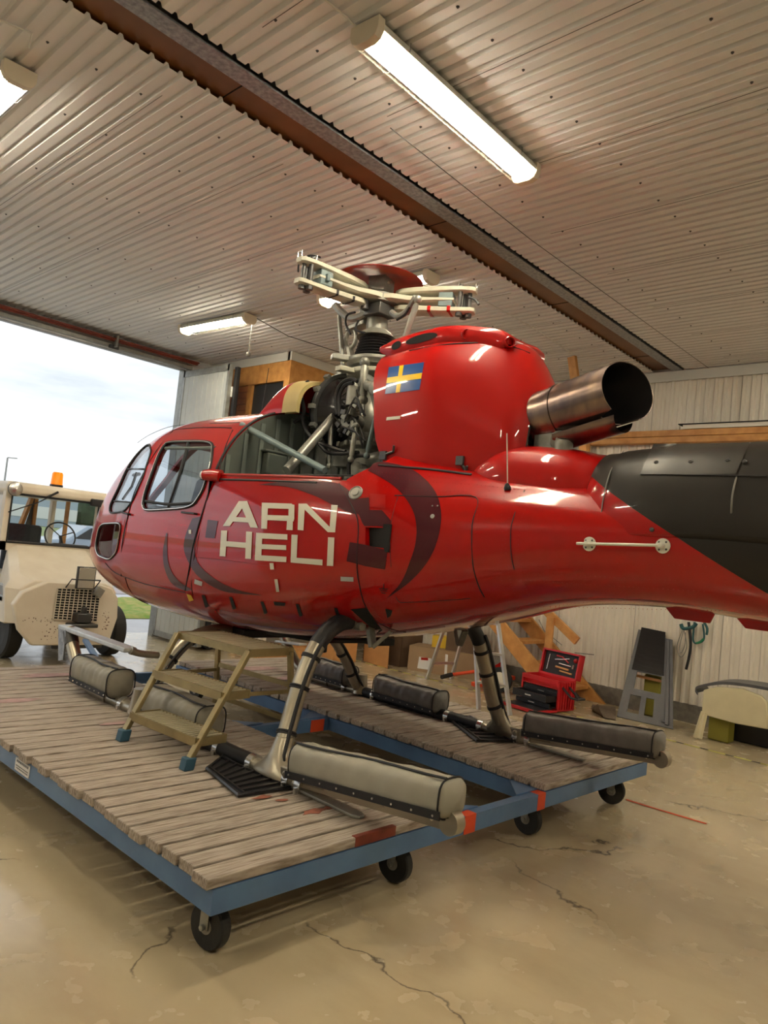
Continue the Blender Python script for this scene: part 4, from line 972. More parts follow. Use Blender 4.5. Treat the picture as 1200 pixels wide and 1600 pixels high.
# ---- landing gear
SXO = 1.05          # half track
def gear(side):
    s = side; X = lambda x: XC+s*x       # x measured outward from the centre line
    n_ = 'left' if s < 0 else 'right'
    # rear cross tube
    P_ = bez([V(X(.30), 3.2, 1.17), V(X(.50), 3.2, 1.175), V(X(.64), 3.2, 1.15), V(X(.76), 3.2, 1.05), V(X(.86), 3.19, .86), V(X(.95), 3.16, .62), V(X(1.02), 3.12, .45)], 8)
    k = len(P_); b = MB(); b.tube(P_, .05, 18, 0); b.tube(P_[10:26], .0515, 18, 1)
    g = b.build('cross_tube', ['skid_metal', 'black_rubber'], heli)
    b = MB()
    for i in (28, 34, 42): 
        i = min(i, k-2); t = (P_[i+1]-P_[i-1]).normalized(); b.lathe(P_[i], t, [(.052, -.012), (.057, -.010), (.057, -.002), (.052, 0), (.057, .002), (.057, .010), (.052, .012)], 18)
    b.build_each('hose_clamp', 'black_rubber', heli)
    b = MB(); b.tube([p+V(s*-.0, -.056, 0)+V(s*.03, 0, 0) for p in P_[22:47]]+[V(X(1.05), 3.04, .40)], .011, 8); b.build('hose', 'black_rubber', heli)
    # foot of the cross tube: flared casting that straddles the skid
    b = MB(); rows = []
    for q_, w1, w2 in ((0, .05, .052), (.25, .055, .055), (.55, .075, .055), (.8, .13, .058), (.92, .16, .060), (1, .165, .055)):
        c = V(X(.985+.075*q_), 3.135-.02*q_, .56-.19*q_); rows.append([c+V(w2*math.cos(t), w1*math.sin(t), 0) for t in np.linspace(0, 2*PI, 25)[:-1]])
    b.grid(rows, 0, True); b.add(rows[0], [tuple(range(24))]); b.add(rows[-1], [tuple(range(24))[::-1]])
    b.build('gear_foot', 'skid_metal', heli)
    b = MB(); b.cyl((X(.50), 3.12, 1.15), (X(.50), 3.28, 1.15), .028, 12); b.bar((X(.42), 3.16, 1.20), (X(.42), 3.10, 1.03), .05, .03); b.bar((X(.42), 3.10, 1.03), (X(.36), 3.02, 1.14), .04, .025); b.lathe((X(.44), 3.2, 1.176), (1, 0, 0), [(.058, -.03), (.062, -.03), (.062, .03), (.058, .03)], 18)
    b.build('gear_mount', 'gear_casting', heli, bevel=.004)
    # skid tube: black wrapped centre, bright clamps, upturned nose
    zr = .375; XS = X(SXO)
    b = MB(); b.tube([(XS, 5.0, zr), (XS, 3.0, zr), (XS, 2.86, zr)], .038, 16, 0); b.tube([(XS, 4.6, zr+.005), (XS, 3.28, zr+.005)], .043, 16, 1)
    b.tube(bez([(XS, 5.0, zr), (XS, 5.25, zr+.01), (XS, 5.45, zr+.06), (XS, 5.62, zr+.19), (XS, 5.78, zr+.37)], 6), .048, 16, 0)
    b.build('skid_tube', ['skid_metal', 'black_rubber'], heli)
    b = MB()
    for y in (3.62, 3.30, 2.98, 2.88, 4.42, 4.78): b.lathe((XS, y, zr+.003), (0, 1, 0), [(.044, -.022), (.050, -.022), (.050, .022), (.044, .022)], 20); b.cyl((XS-.055*1, y, zr-.03), (XS-.055, y, zr+.0), .01, 8)
    b.build_each('skid_clamp', 'bright_metal', heli)
    b = MB(); b.tube(bez([(X(SXO+.02*s*s), 3.0, zr-.0), (X(SXO+.02), 2.80, zr-.005), (X(SXO+.02), 2.60, zr-.012)], 4), .02, 8)
    b = MB(); b.prism([V(XS-.035, 2.90, zr-.022), V(XS+.035, 2.90, zr-.022), V(XS+.035, 2.48, zr-.026), V(XS+.015, 2.45, zr-.026), V(XS-.015, 2.45, zr-.026), V(XS-.035, 2.48, zr-.026)], (0, 0, .014)); b.build('skid_tail_spring', 'dark_metal' if 0 else 'grey_metal', heli, bevel=.003)
    # float rail
    b = MB(); b.bar((XS, 2.98, .40), (XS, 1.92, .505), .05, .075); b.bar((XS-.03, 2.98, .43), (XS-.03, 1.93, .535), .008, .03, mi=1); b.tube([(XS, 3.02, .395), (XS, 2.7, .425)], .03, 12)
    b.lathe((XS, 1.93, .50), (-1, 0, 0), [(0, -.028), (.052, -.028), (.052, .028), (0, .028)], 20)
    for y in (2.66, 2.02, 2.3): b.lathe((XS-.026, y, .40+(2.98-y)*.099), (-1, 0, 0), [(.014, 0), (.014, .004), (.008, .006), (.006, .010), (0, .010)], 10, 2)
    b.build('float_rail', ['skid_metal', 'black_rubber', 'bright_metal'], heli, bevel=.005)
    b = MB(); b.bar((XS-.0, 3.03, .40), (XS, 2.93, .41), .075, .085); b.cyl((XS-.05, 2.98, .41), (XS+.05, 2.98, .41), .022, 12); b.build('rail_bracket', 'skid_metal', heli, bevel=.008)
    b = MB(); b.bar((XS, 5.25, .385), (XS, 3.72, .375), .045, .05); 
    for y in (4.95, 4.55, 4.1, 3.8): b.lathe((XS-.024, y, .378), (-1, 0, 0), [(.012, 0), (.012, .01), (0, .012)], 10)
    b.build('float_rail', 'skid_metal', heli, bevel=.005)
    # folded float bags: rounded canvas bundles
    def bag(y0, y1, z0, z1, wd, hg, m, seedv):
        b = MB(); rows = []; N_ = 44; K = 36; rn = random.Random(seedv); ph = [rn.uniform(0, 6) for _ in range(6)]
        for i in range(N_+1):
            q = i/N_; y = y0+(y1-y0)*q; zc = z0+(z1-z0)*q; e = min(q, 1-q); sh = min(1, (e*abs(y1-y0)/.05)); sh = (1-(1-min(sh, 1))**2)**.5 if sh < 1 else 1; sh = max(sh, .02)
            bump = 1+.02*math.sin(q*17+ph[0])+.015*math.sin(q*41+ph[1])
            row = []
            for j in range(K):
                t = 2*PI*j/K; c, s_ = math.cos(t), math.sin(t); nn = 3.2
                xx = wd*math.copysign(abs(c)**(2/nn), c); zz = hg*math.copysign(abs(s_)**(2/nn), s_)
                wr = 1+.018*math.sin(q*60+4*t+ph[2])*(.4+.6*(s_ > 0))+.012*math.sin(q*23-3*t+ph[3])
                row.append(V(XS+xx*sh*bump*wr, y, zc+zz*sh*bump*wr))
            rows.append(row)
        b.grid(rows, 0, True); b.add(rows[0], [tuple(range(K))]); b.add(rows[-1], [tuple(range(K))[::-1]])
        o = b.build('float_bag', m, heli, angle=60)
        # black lacing along the top and round the ends
        c = MB(); c.tube([V(XS-wd*.45+.012*math.sin(q*9+ph[4]), y0+(y1-y0)*q, z0+(z1-z0)*q+hg*1.0+.004) for q in np.linspace(.04, .96, 24)], .006, 6)
        for q in (.045, .955):
            y = y0+(y1-y0)*q; zc = z0+(z1-z0)*q; c.tube([V(XS+wd*1.01*math.copysign(abs(math.cos(t))**.62, math.cos(t)), y, zc+hg*1.01*math.copysign(abs(math.sin(t))**.62, math.sin(t))) for t in np.linspace(0, 2*PI, 33)[:-1]], .0045, 6, closed=True)
        c.build('bag_lacing', 'black_rubber', o)
        c = MB(); c.bar((XS-wd-.003, y0-.03*np.sign(y0-y1), z0-hg*.72), (XS-wd-.003, y1+.03*np.sign(y0-y1), z1-hg*.72), .006, .035)
        for q in np.linspace(.06, .94, 9): c.lathe((XS-wd-.006, y0+(y1-y0)*q, z0+(z1-z0)*q-hg*.72), (-1, 0, 0), [(.006, 0), (.005, .004), (0, .004)], 8, 1)
        c.build('bag_strip', ['black_rubber', 'bright_metal'], o)
        # end flap
        return o
    if s < 0:
        bag(2.96, 1.90, .495, .60, .085, .085, 'float_canvas', 1)
        bag(5.47, 4.84, .505, .50, .105, .10, 'float_canvas_olive', 2)
        bag(4.42, 3.72, .495, .49, .105, .10, 'float_canvas_olive', 3)
    else:
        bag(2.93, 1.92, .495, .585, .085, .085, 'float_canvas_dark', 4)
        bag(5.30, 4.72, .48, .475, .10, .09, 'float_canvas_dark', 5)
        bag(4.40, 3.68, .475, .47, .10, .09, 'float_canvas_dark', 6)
    # front cross tube
    P_ = bez([V(X(.25), 4.66, .90), V(X(.48), 4.66, .90), V(X(.68), 4.65, .84), V(X(.84), 4.64, .68), V(X(.97), 4.62, .48), V(X(1.04), 4.60, .38)], 7)
    b = MB(); b.tube(P_, .045, 16); b.build('cross_tube', 'skid_metal', heli)
    b = MB()
    for i in (14, 20, 26):
        t = (P_[i+1]-P_[i-1]).normalized(); b.lathe(P_[i], t, [(.046, -.012), (.052, -.010), (.052, .010), (.046, .012)], 16)
    b.tube([p+V(s*.02, -.055, 0) for p in P_[6:32]], .010, 8); b.build('hose_clamp', 'black_rubber', heli)
    b = MB(); b.lathe((X(1.045), 4.6, .36), (0, 0, 1), [(.07, 0), (.06, .05), (.05, .12), (.046, .16)], 18); b.build('gear_foot', 'skid_metal', heli)
    # boarding step on the upturned nose, reaching back to the cross tube
    if s < 0:
        t0 = A(100, 979, x=XS); t1 = A(204, 1016, x=XS+.03); t2 = A(247, 1024, x=XC-.80)
        b = MB(); b.bar(t0, t1, .10, .035); b.build('boarding_step', 'zinc_light', heli, bevel=.008, label='long flat boarding step')
        b = MB(); b.tube(bez([t1, t1.lerp(t2, .35)+V(0, 0, -.01), t2], 6), [.028]*3+[.024]*10, 12); b.build('step_tube', 'skid_metal', heli)
        b = MB(); b.prism([t0+V(-.052, -.02, -.01), t0+V(-.052, -.16, -.01), V(XS-.052, t0.y-.17, .52), V(XS-.052, t0.y-.09, .50)], (.012, 0, 0)); b.tube([V(XS, 5.76, .73), V(XS, 5.70, .64)], .055, 16, 1); b.build('step_bracket', ['galvanised', 'dark_metal'], heli)
    else:
        t0 = A(436, 1002, x=XS); t1 = A(468, 1006, x=XS)
        b = MB(); b.bar(t0, t1+V(0, -.05, .0), .11, .02); b.bar(t0+V(0, -.05, -.03), V(XS, 5.55, .52), .012, .05); b.build('boarding_step', 'zinc_light', heli, bevel=.006, label='short boarding step')
gear(-1); gear(1)
b = MB(); b.cyl((XC-.32, 3.2, 1.17), (XC+.32, 3.2, 1.17), .05, 16); b.cyl((XC-.3, 4.66, .90), (XC+.3, 4.66, .90), .045, 16); b.build('cross_tube', 'skid_metal', heli)
b = MB(); b.box((XC-.1, 4.62, .90), (.5, .3, .06)); b.tube([(XC-.2, 4.4, .93), (XC-.1, 3.9, .94), (XC+.1, 3.5, 1.0)], .02, 8); b.box((XC+.25, 3.75, .965), (.2, .25, .05)); b.cyl((XC-.1, 3.9, .92), (XC-.1, 3.9, .86), .04, 10); b.build('belly_fittings', 'black_rubber', heli, bevel=.01)

# ---- intake cowl in front of the gearbox, black plenum behind it
b = MB(); rows = []; rows2 = []
for i in range(15):
    q = i/14; y = 4.52-.30*q; h = .02+.27*math.sin(min(1, q*1.12)*PI/2)**.8; wd = .41+.02*q
    r_ = []
    for j in range(33):
        t = PI*(1.0-j/32); c, s_ = math.cos(t), math.sin(t); r_.append(V(XC+wd*math.copysign(abs(c)**(.62), c), y, 2.50-.0*q+h*abs(s_)**.62 if s_ > 0 else 2.44))
    rows.append(r_)
b.grid(rows); b.add(rows[0], [tuple(range(33))])
b.build('intake_cowl', 'red_paint', heli, angle=50)
b = MB(); r0 = rows[-1]; mid = [p+V(0, -.16, -.02*(p.z > 2.6)) for p in r0]; inn = [V(XC+(p.x-XC)*.93, p.y, 2.45+(p.z-2.45)*.93) for p in mid]; inn0 = [V(XC+(p.x-XC)*.93, p.y, 2.45+(p.z-2.45)*.93) for p in r0]
b.grid([r0, mid, inn, inn0]); b.build('intake_lip', 'tan_liner', heli, label='tan inner lip')
b = MB(); o_ = V(XC-.03, 4.03, 2.56)
b.lathe(o_, V(0, -1, -.06), [(.26, -.06), (.275, 0), (.265, .04), (.235, .08), (.215, .14), (.205, .20), (.21, .26), (.18, .28), (0, .28)], 32); b.build('air_plenum', 'black_gloss', heli)
b = MB(); b.lathe(o_, V(0, -1, -.06), [(.275, -.01), (.292, -.005), (.292, .03), (.275, .035)], 32)
for k in range(14):
    t = k*2*PI/14; p = o_+V(.297*math.cos(t), -.01, .297*math.sin(t)); b.box(p, (.03, .05, .03), Matrix.Rotation(t, 3, 'Y'), 1)
b.build('plenum_clamp', ['dark_metal', 'grey_metal'], heli)
# ---- gearbox, mast, swashplate, rotor head
GC = V(XC, 3.74, 2.0); MA = V(0, .045, 1).normalized()
def ma(h): return GC+MA*h      # point on the mast axis
b = MB(); b.lathe(GC, MA, [(.24, .0), (.25, .05), (.19, .07), (.17, .10), (.17, .28), (.20, .30), (.20, .33), (.155, .36), (.14, .40), (.155, .44), (.15, .52), (.13, .58), (.11, .62), (.12, .70), (.115, .86), (.13, .90), (.10, .93), (0, .93)], 28)
for k in range(10):
    t = k*2*PI/10; b.box(ma(.315)+V(.205*math.cos(t), .205*math.sin(t), 0), (.03, .03, .035)); b.box(ma(.06)+V(.235*math.cos(t), .235*math.sin(t), 0), (.03, .03, .05))
b.box(ma(.20)+V(-.15, .05, 0), (.12, .14, .10)); b.cyl(ma(.46)+V(-.05, -.02, 0), ma(.46)+V(-.26, -.04, 0), .055, 14); b.cyl(ma(.13)+V(-.1, -.1, 0), ma(.13)+V(-.24, -.14, .0), .05, 12)
b.build('main_gearbox', 'gear_casting', heli, bevel=.005)
b = MB()
for y in np.arange(2.95, 3.12, .03): pass
b.box((XC, 3.30, 2.45), (.55, .10, .75)); b.build('firewall', 'dark_metal', heli, bevel=.01)
b = MB(); b.cyl((XC-.16, 3.42, 2.35), (XC-.10, 3.45, 2.60), .035, 12); b.cyl((XC-.2, 3.5, 2.18), (XC-.2, 3.36, 2.2), .06, 14); b.box((XC-.22, 3.42, 2.08), (.16, .18, .08)); b.build('engine_accessory', 'gear_casting', heli, bevel=.008)
def rod(name, p, q, r, m='gear_casting', parent=heli, ends=True):
    p = Vector(p); q = Vector(q); mb = MB(); d_ = (q-p).normalized(); l = (q-p).length
    if ends: mb.tube([p, p+d_*l*.06, p+d_*l*.14, q-d_*l*.14, q-d_*l*.06, q], [r*.6, r*.6, r, r, r*.6, r*.6], 12); mb.ball(p, r*1.3, 10); mb.ball(q, r*1.3, 10)
    else: mb.tube([p, q], r, 14)
    return mb.build(name, m, parent)
# deck struts
rod('gearbox_strut', A(448, 735, x=XC-.62), A(532, 640, x=XC-.16), .033, 'grey_metal', ends=False)
rod('gearbox_strut', A(378, 664, x=XC-.62), A(508, 735, x=XC-.60), .022, 'teal_grey', ends=False)
rod('gearbox_strut', A(514, 728, x=XC-.30), A(518, 652, x=XC-.25), .016, 'grey_metal')
rod('gearbox_strut', A(548, 718, x=XC-.35), A(556, 665, x=XC-.28), .017)
rod('gearbox_strut', A(573, 712, x=XC-.30), A(590, 640, x=XC-.30), .017, 'teal_grey')
rod('gearbox_strut', A(592, 655, x=XC-.33), A(582, 612, x=XC-.20), .020)
# servo actuators
rod('servo', A(567, 625, x=XC-.24), A(570, 566, x=XC-.22), .028); rod('servo_rod', A(568, 648, x=XC-.24), A(567, 620, x=XC-.24), .014, 'bright_metal')
rod('servo', A(535, 610, x=XC+.22), A(538, 578, x=XC+.22), .026)
b = MB(); c0 = A(551, 618, x=XC-.26); b.tube([c0+V(0, 0, -.07), c0+V(0, 0, .06), c0+V(0, 0, .09)], [.042, .042, .02], 14); b.build('servo_accumulator', 'grey_metal', heli)
b = MB(); b.cyl(A(572, 603, x=XC-.2), A(588, 603, x=XC-.34), .035, 14); b.lathe(A(588, 606, x=XC-.34), (-1, 0, 0), [(.05, 0), (.05, .02), (.03, .03), (0, .03)], 14); b.box(A(586, 596, x=XC-.3), (.03, .16, .03), Matrix.Rotation(.5, 3, 'X')); b.build('servo_lever', 'gear_casting', heli, bevel=.004)
# hose tangle
rn = random.Random(5)
for k in range(6):
    u0 = 528+rn.uniform(-6, 12); v0 = 650+rn.uniform(-25, 30); u1 = 560+rn.uniform(-12, 12); v1 = 660+rn.uniform(-30, 45); xx = XC-rn.uniform(.2, .36)
    seam('hose', bez([A(u0, v0, x=xx), A((u0+u1)/2+rn.uniform(-10, 10), (v0+v1)/2-rn.uniform(5, 30), x=xx-.03), A(u1, v1, x=xx)], 8), rn.choice((.005, .007, .009)), rn.choice(('black_rubber', 'dark_metal', 'black_rubber')))
for q in ([(527, 648), (525, 620), (533, 600), (548, 592), (558, 596)], [(531, 650), (530, 622), (538, 603), (552, 598)], [(545, 742), (546, 722), (556, 713), (575, 712)], [(472, 650), (478, 672), (495, 690), (520, 700), (540, 706)], [(480, 700), (495, 690), (515, 708), (560, 707)], [(460, 660), (475, 645), (470, 610), (482, 596)]):
    seam('hose', bez([A(u, v, x=XC-.30) for u, v in q], 8), .014, 'black_rubber')
b = MB()
for k in range(26):
    u, v = rn.uniform(528, 556), rn.uniform(632, 690); c0 = A(u, v, x=XC-rn.uniform(.2, .3)); 
    if rn.random() < .5: b.cyl(c0, c0+V(rn.uniform(-.04, .04), rn.uniform(-.05, .05), rn.uniform(.02, .06)), rn.uniform(.010, .02), 8, rn.choice((0, 1)))
    else: b.box(c0, (rn.uniform(.02, .05), rn.uniform(.02, .05), rn.uniform(.02, .05)), Matrix.Rotation(rn.random(), 3, 'X'), rn.choice((0, 1)))
b.build('hydraulic_fittings', ['gear_casting', 'dark_metal'], heli, bevel=.002)
# swashplate: fixed and rotating plates with scissors, bellows above
b = MB(); zs = .84
b.lathe(ma(zs), MA, [(.10, -.05), (.16, -.04), (.19, -.02), (.19, .01), (.12, .03), (.08, .03)], 28)
for a_ in (170, 290, 50): 
    t = math.radians(a_); b.bar(ma(zs-.01)+V(.1*math.cos(t), .1*math.sin(t), 0), ma(zs-.02)+V(.30*math.cos(t), .30*math.sin(t), 0), .07, .035)
b.build('fixed_swashplate', 'cream_head', heli, bevel=.006)
b = MB(); zs2 = .925
b.lathe(ma(zs2), MA, [(.09, -.04), (.17, -.04), (.20, -.015), (.20, .01), (.12, .03), (.08, .03)], 28)
for a_ in (150, 270, 30):
    t = math.radians(a_); b.bar(ma(zs2)+V(.1*math.cos(t), .1*math.sin(t), 0), ma(zs2)+V(.31*math.cos(t), .31*math.sin(t), -.005), .075, .04)
b.build('rotating_swashplate', 'grey_metal', heli, bevel=.006)
b = MB(); pr = []
for k in range(7): pr += [(.15-.006*k, .965+.022*k), (.13-.006*k, .976+.022*k)]
b.lathe(GC, MA, [(.14, .96)]+pr+[(.085, 1.13)], 28); b.build('mast_bellows', 'black_rubber', heli)
b = MB(); b.lathe(GC, MA, [(.075, 1.08), (.078, 1.2), (.072, 1.26), (.072, 1.30), (.09, 1.33), (.09, 1.37)], 24); b.lathe(GC, MA, [(.14, 1.105), (.11, 1.14), (.08, 1.16)], 24); b.build('rotor_mast', 'gear_casting', heli)
# scissor link ring at the left of the bellows
b = MB(); c0 = A(548, 530, x=XC-.02)
b.tube([c0+V(.0, .055*math.cos(t), .070*math.sin(t)-.0) for t in np.linspace(0, 2*PI, 25)[:-1]], .017, 8, closed=True); b.bar(c0+V(0, .03, .07), c0+V(0, -.16, .10), .08, .03); b.bar(c0+V(0, 0, -.07), c0+V(0, -.04, -.17), .05, .03)
b.build('scissor_link', 'grey_metal', heli, bevel=.004)
HB = ma(1.375)
ARMS = [175, 296, 55]
for a_ in ARMS:
    t = math.radians(a_); d_ = V(math.cos(t), math.sin(t), 0); sd = V(-d_.y, d_.x, 0); up = V(0, 0, 1)
    c = HB+d_*.0
    def secrow(r, w_, h, zc=0): p = c+d_*r+up*zc; return [p+sd*(w_*cx)+up*(h*cz) for cx, cz in ((-1, -.6), (-.8, -1), (.8, -1), (1, -.6), (1, .6), (.8, 1), (-.8, 1), (-1, .6))]
    mb = MB(); rows = [secrow(*q) for q in ((.03, .13, .026), (.13, .125, .026), (.24, .075, .022), (.34, .06, .016), (.44, .06, .013), (.56, .05, .011))]
    mb.grid(rows, 0, True); mb.add(rows[-1], [tuple(range(8))])
    arm = mb.build('star_arm', 'cream_head', heli)
    # upper and lower sleeve plates
    for sg, m_ in ((1, 'cream_head'), (-1, 'cream_head')):
        mb = MB(); rows = [secrow(r, w_, h, sg*z_) for r, w_, h, z_ in ((.13, .028, .016, .055), (.18, .055, .022, .058), (.30, .060, .022, .066), (.46, .058, .020, .072), (.60, .060, .018, .074), (.68, .050, .018, .072), (.705, .030, .016, .070))]
        mb.grid(rows, 0, True); mb.add(rows[-1], [tuple(range(8))]); mb.add(rows[0], [tuple(range(8))[::-1]])
        if a_ == 296 and sg < 0:
            for r in (.24, .38, .52): mb.add(*(lambda R: ([p for rr in R for p in rr], [(i, (i+1) % 8, 8+(i+1) % 8, 8+i) for i in range(8)]))([secrow(r, .062, .0235, -.068), secrow(r+.025, .062, .0235, -.070)]), 1)
        if a_ == 175 and sg < 0:
            for r in (.26, .40): mb.add(*(lambda R: ([p for rr in R for p in rr], [(i, (i+1) % 8, 8+(i+1) % 8, 8+i) for i in range(8)]))([secrow(r, .062, .0235, -.068), secrow(r+.02, .062, .0235, -.070)]), 2)
        mb.build('blade_sleeve', ['cream_head', 'red_paint', 'black_rubber'], arm)
    mb = MB()
    for r, off in ((.60, -.03), (.66, .0), (.62, .03)): p = c+d_*r+sd*off; mb.cyl(p-up*.105, p+up*.105, .016, 12); mb.cyl(p-up*.115, p-up*.088, .024, 8)
    mb.build('blade_pin', 'dark_metal', arm)
    mb = MB(); p = c+d_*.50; mb.bar(p-d_*.05, p+d_*.05, .10, .10); mb.box(p+sd*.055, (.03, .03, .05)); mb.build('damper', 'teal_grey', arm, bevel=.006)
    mb = MB(); p = c+d_*.70; mb.tube([p+up*.085-sd*.02, p+up*.125-sd*.02, p+up*.125+sd*.02, p+up*.085+sd*.02], .004, 6); p = c+d_*.58; mb.tube([p+up*.09-sd*.02, p+up*.13-sd*.02, p+up*.13+sd*.02, p+up*.09+sd*.02], .004, 6); mb.build('safety_clip', 'bright_metal', arm)
b = MB(); b.lathe(HB, (0, 0, 1), [(.10, -.05), (.15, -.03), (.15, .03), (.10, .04), (.08, .055), (.08, .10), (0, .10)], 24); b.box(HB+V(-.02, -.03, .10), (.15, .13, .11), Matrix.Rotation(.3, 3, 'Z')); b.cyl(HB+V(-.02, -.1, .11), HB+V(-.06, -.13, .11), .008, 8); b.box(HB+V(.05, .1, .07), (.1, .2, .07)); b.box(HB+V(-.1, .09, .06), (.07, .16, .06))
b.build('rotor_hub', 'gear_casting', heli, bevel=.008)
b = MB(); t_ = Matrix.Rotation(-.06, 3, 'Y'); b.lathe(HB+V(0, .02, .145), (0, .04, 1), [(.0, .066), (.10, .060), (.20, .044), (.27, .022), (.315, .0), (.320, -.004), (.312, -.004), (.26, .012), (.15, .035), (0, .045)], 40); b.build('hub_cap', 'red_paint', heli, label='red dished hub cap')
# pitch horns and pitch change rods
for a_, (u0, v0, u1, v1, xx) in zip((150, 270), ((529, 484, 537, 586, XC-.05), (653, 468, 622, 560, XC-.12))):
    p1 = A(u0, v0, x=xx); p0 = A(u1, v1, x=xx); rod('pitch_rod', p0, p1, .022 if a_ == 270 else .018, 'grey_metal')
b = MB(); b.tube(bez([A(524, 477, x=XC-.05), A(533, 487, x=XC-.05), A(548, 497, x=XC-.05), A(568, 492, x=XC-.05), A(580, 480, x=XC-.05)], 6), .028, 10); b.build('pitch_horn', 'grey_metal', heli)
b = MB(); b.tube(bez([A(612, 488, x=XC-.1), A(622, 494, x=XC-.1), A(636, 486, x=XC-.1), A(650, 464, x=XC-.12)], 6), .022, 10); b.build('pitch_horn', 'grey_metal', heli)
for q in ([(548, 522), (540, 505), (543, 492), (555, 488)], [(466, 425), (468, 410), (482, 400), (500, 402)], [(560, 500), (556, 515), (570, 520)], [(620, 500), (632, 492), (640, 480)], [(733, 465), (742, 468), (748, 476)]):
    seam('hose', bez([A(u, v, x=XC-.15) for u, v in q], 6), .008, 'black_rubber')
b = MB(); b.cyl(HB+V(-.08, -.02, -.09), HB+V(.08, .02, -.02), .06, 12); b.box(HB+V(-.03, -.05, -.09), (.16, .16, .08)); b.box(HB+V(.02, .09, -.08), (.12, .12, .08)); b.cyl(HB+V(-.13, 0, -.1), HB+V(-.13, 0, -.02), .03, 12); b.build('hub_bearing', 'dark_metal', heli, bevel=.006)
# ================================================================== THINGS ON THE TROLLEY
ZT = ZD+.002
mat('ladder_tread', (.62, .56, .40), .4, metal=.4)
# three-step aluminium stool
lad = thing('step_stool', 'gold coloured three step work stool with grated treads and blue feet', 'step stool', (2.6, 3.85, ZT))
fL0 = A(190, 1152, z=ZT+.02); fL1 = A(290, 1197, z=ZT+.02)
top_z = .96
# treads: photo corner points put on horizontal planes
def tread(c0, c1, depth, z, name='tread'):
    """c0,c1 front corners (world xy), depth goes towards the back of the stool"""
    c0 = Vector((c0[0], c0[1], z)); c1 = Vector((c1[0], c1[1], z)); d_ = (c1-c0).normalized(); bk = V(-d_.y, d_.x, 0)
    if bk.x < 0: bk = -bk
    mb = MB()
    for e in (c0, c0+bk*depth): mb.bar(e+V(0, 0, -.02), e+(c1-c0)+V(0, 0, -.02), .012, .045)
    for e in (c0, c1): mb.bar(e+V(0, 0, -.02), e+bk*depth+V(0, 0, -.02), .012, .045)
    n_ = int((c1-c0).length/.034)
    for i in range(n_+1):
        e = c0.lerp(c1, i/n_); mb.bar(e+V(0, 0, -.002), e+bk*depth+V(0, 0, -.002), .011, .007, mi=1)
    mb.build(name, ['ladder_gold', 'ladder_tread'], lad, smooth=False); return c0, c1, bk, d_
zz = [.96, .73, .50]
fr = [A(279, 985, z=.96), A(286, 1041+4, z=.73), A(210, 1105, z=.50)]
# geometry: left front leg runs from the foot fL0 to the top; treads sit between the two front legs
L0, R0 = fL0.copy(), fL1.copy(); d_ = (R0-L0); d_.z = 0; wd = d_.length; d_.normalize(); bk = V(-d_.y, d_.x, 0)
if bk.x < 0: bk = -bk
tl = A(279, 987, z=top_z); lean = (tl-L0); h_ = top_z-L0.z
sl = lean.dot(bk)/h_; sy = lean.dot(d_)/h_
inset = .04
def leg(side, z): 
    base = L0 if side == 0 else R0; cs = sy*(z-L0.z)
    if side == 1: cs = -abs(sy)*(z-L0.z)*.35
    return Vector((base.x, base.y, z))+bk*sl*(z-L0.z)+d_*cs
for z, dp in ((.50, .20), (.73, .20), (.96, .34)):
    a_, c_ = leg(0, z), leg(1, z); tread(a_-bk*(.03 if z < .9 else .0), c_-bk*(.03 if z < .9 else 0), dp, z)
b = MB(); b.bar(leg(0, L0.z), leg(0, .95), .028, .04, d_); b.build('front_leg', 'ladder_gold', lad, bevel=.004)
b = MB(); b.bar(leg(1, L0.z), leg(1, .95), .028, .04, d_); b.build('front_leg', 'ladder_gold', lad, bevel=.004)
bl0 = leg(0, .94)+bk*.33; bl1 = leg(1, .94)+bk*.33; g0 = Vector((bl0.x, bl0.y, ZT))+bk*.07-d_*.03; g1 = Vector((bl1.x, bl1.y, ZT))+bk*.07+d_*.03
for p, q in ((bl0, g0), (bl1, g1)):
    b = MB(); b.bar(q, p, .024, .036, d_); b.build('back_leg', 'ladder_gold', lad, bevel=.003)
b = MB()
for k in (.30, .66): b.bar(g0.lerp(bl0, k), g1.lerp(bl1, k), .012, .03)
b.build_each('cross_brace', 'ladder_gold', lad)
b = MB(); b.bar(leg(0, .71)+bk*.17, g0.lerp(bl0, .6), .015, .022); b.bar(leg(1, .71)+bk*.17, g1.lerp(bl1, .6), .015, .022); b.build_each('side_brace', 'ladder_gold', lad)
for p in (leg(0, ZT+.03), leg(1, ZT+.03)):
    b = MB(); b.prism([p+V(-.03, -.03, -.03), p+V(.03, -.03, -.03), p+V(.03, .03, -.03), p+V(-.03, .03, -.03)], bk*.012+V(0, 0, .065)); b.build('rubber_foot', 'foot_blue', lad, bevel=.006)
# black ribbed drip trays
def tray(c4, label):
    t = thing('ribbed_tray', label, 'tray', tuple(sum(c4, V(0, 0, 0))/4), 'black ribbed trays under the skids')
    b = MB(); b.prism(c4, (0, 0, .006)); n_ = len(c4)
    ct = sum(c4, V(0, 0, 0))/4; b.tube([p+V(0, 0, .012) for p in c4], .010, 6, closed=True)
    for i in range(1, 8):
        q = i/8; a_ = c4[0].lerp(c4[3], q); c_ = c4[1].lerp(c4[2], q); b.bar(a_.lerp(c_, .12)+V(0, 0, .012), a_.lerp(c_, .88)+V(0, 0, .012), .012, .012)
    for q in (.12, .88): b.bar(c4[0].lerp(c4[1], q)+V(0, 0, .012), c4[3].lerp(c4[2], q)+V(0, 0, .012), .01, .012)
    b.build('tray_body', 'black_plastic', t)
z = ZT+.001
tray([A(323, 1204, z=z), A(348, 1184, z=z), A(462, 1232, z=z), A(372, 1246, z=z)], 'black ribbed tray lying under the near skid foot')
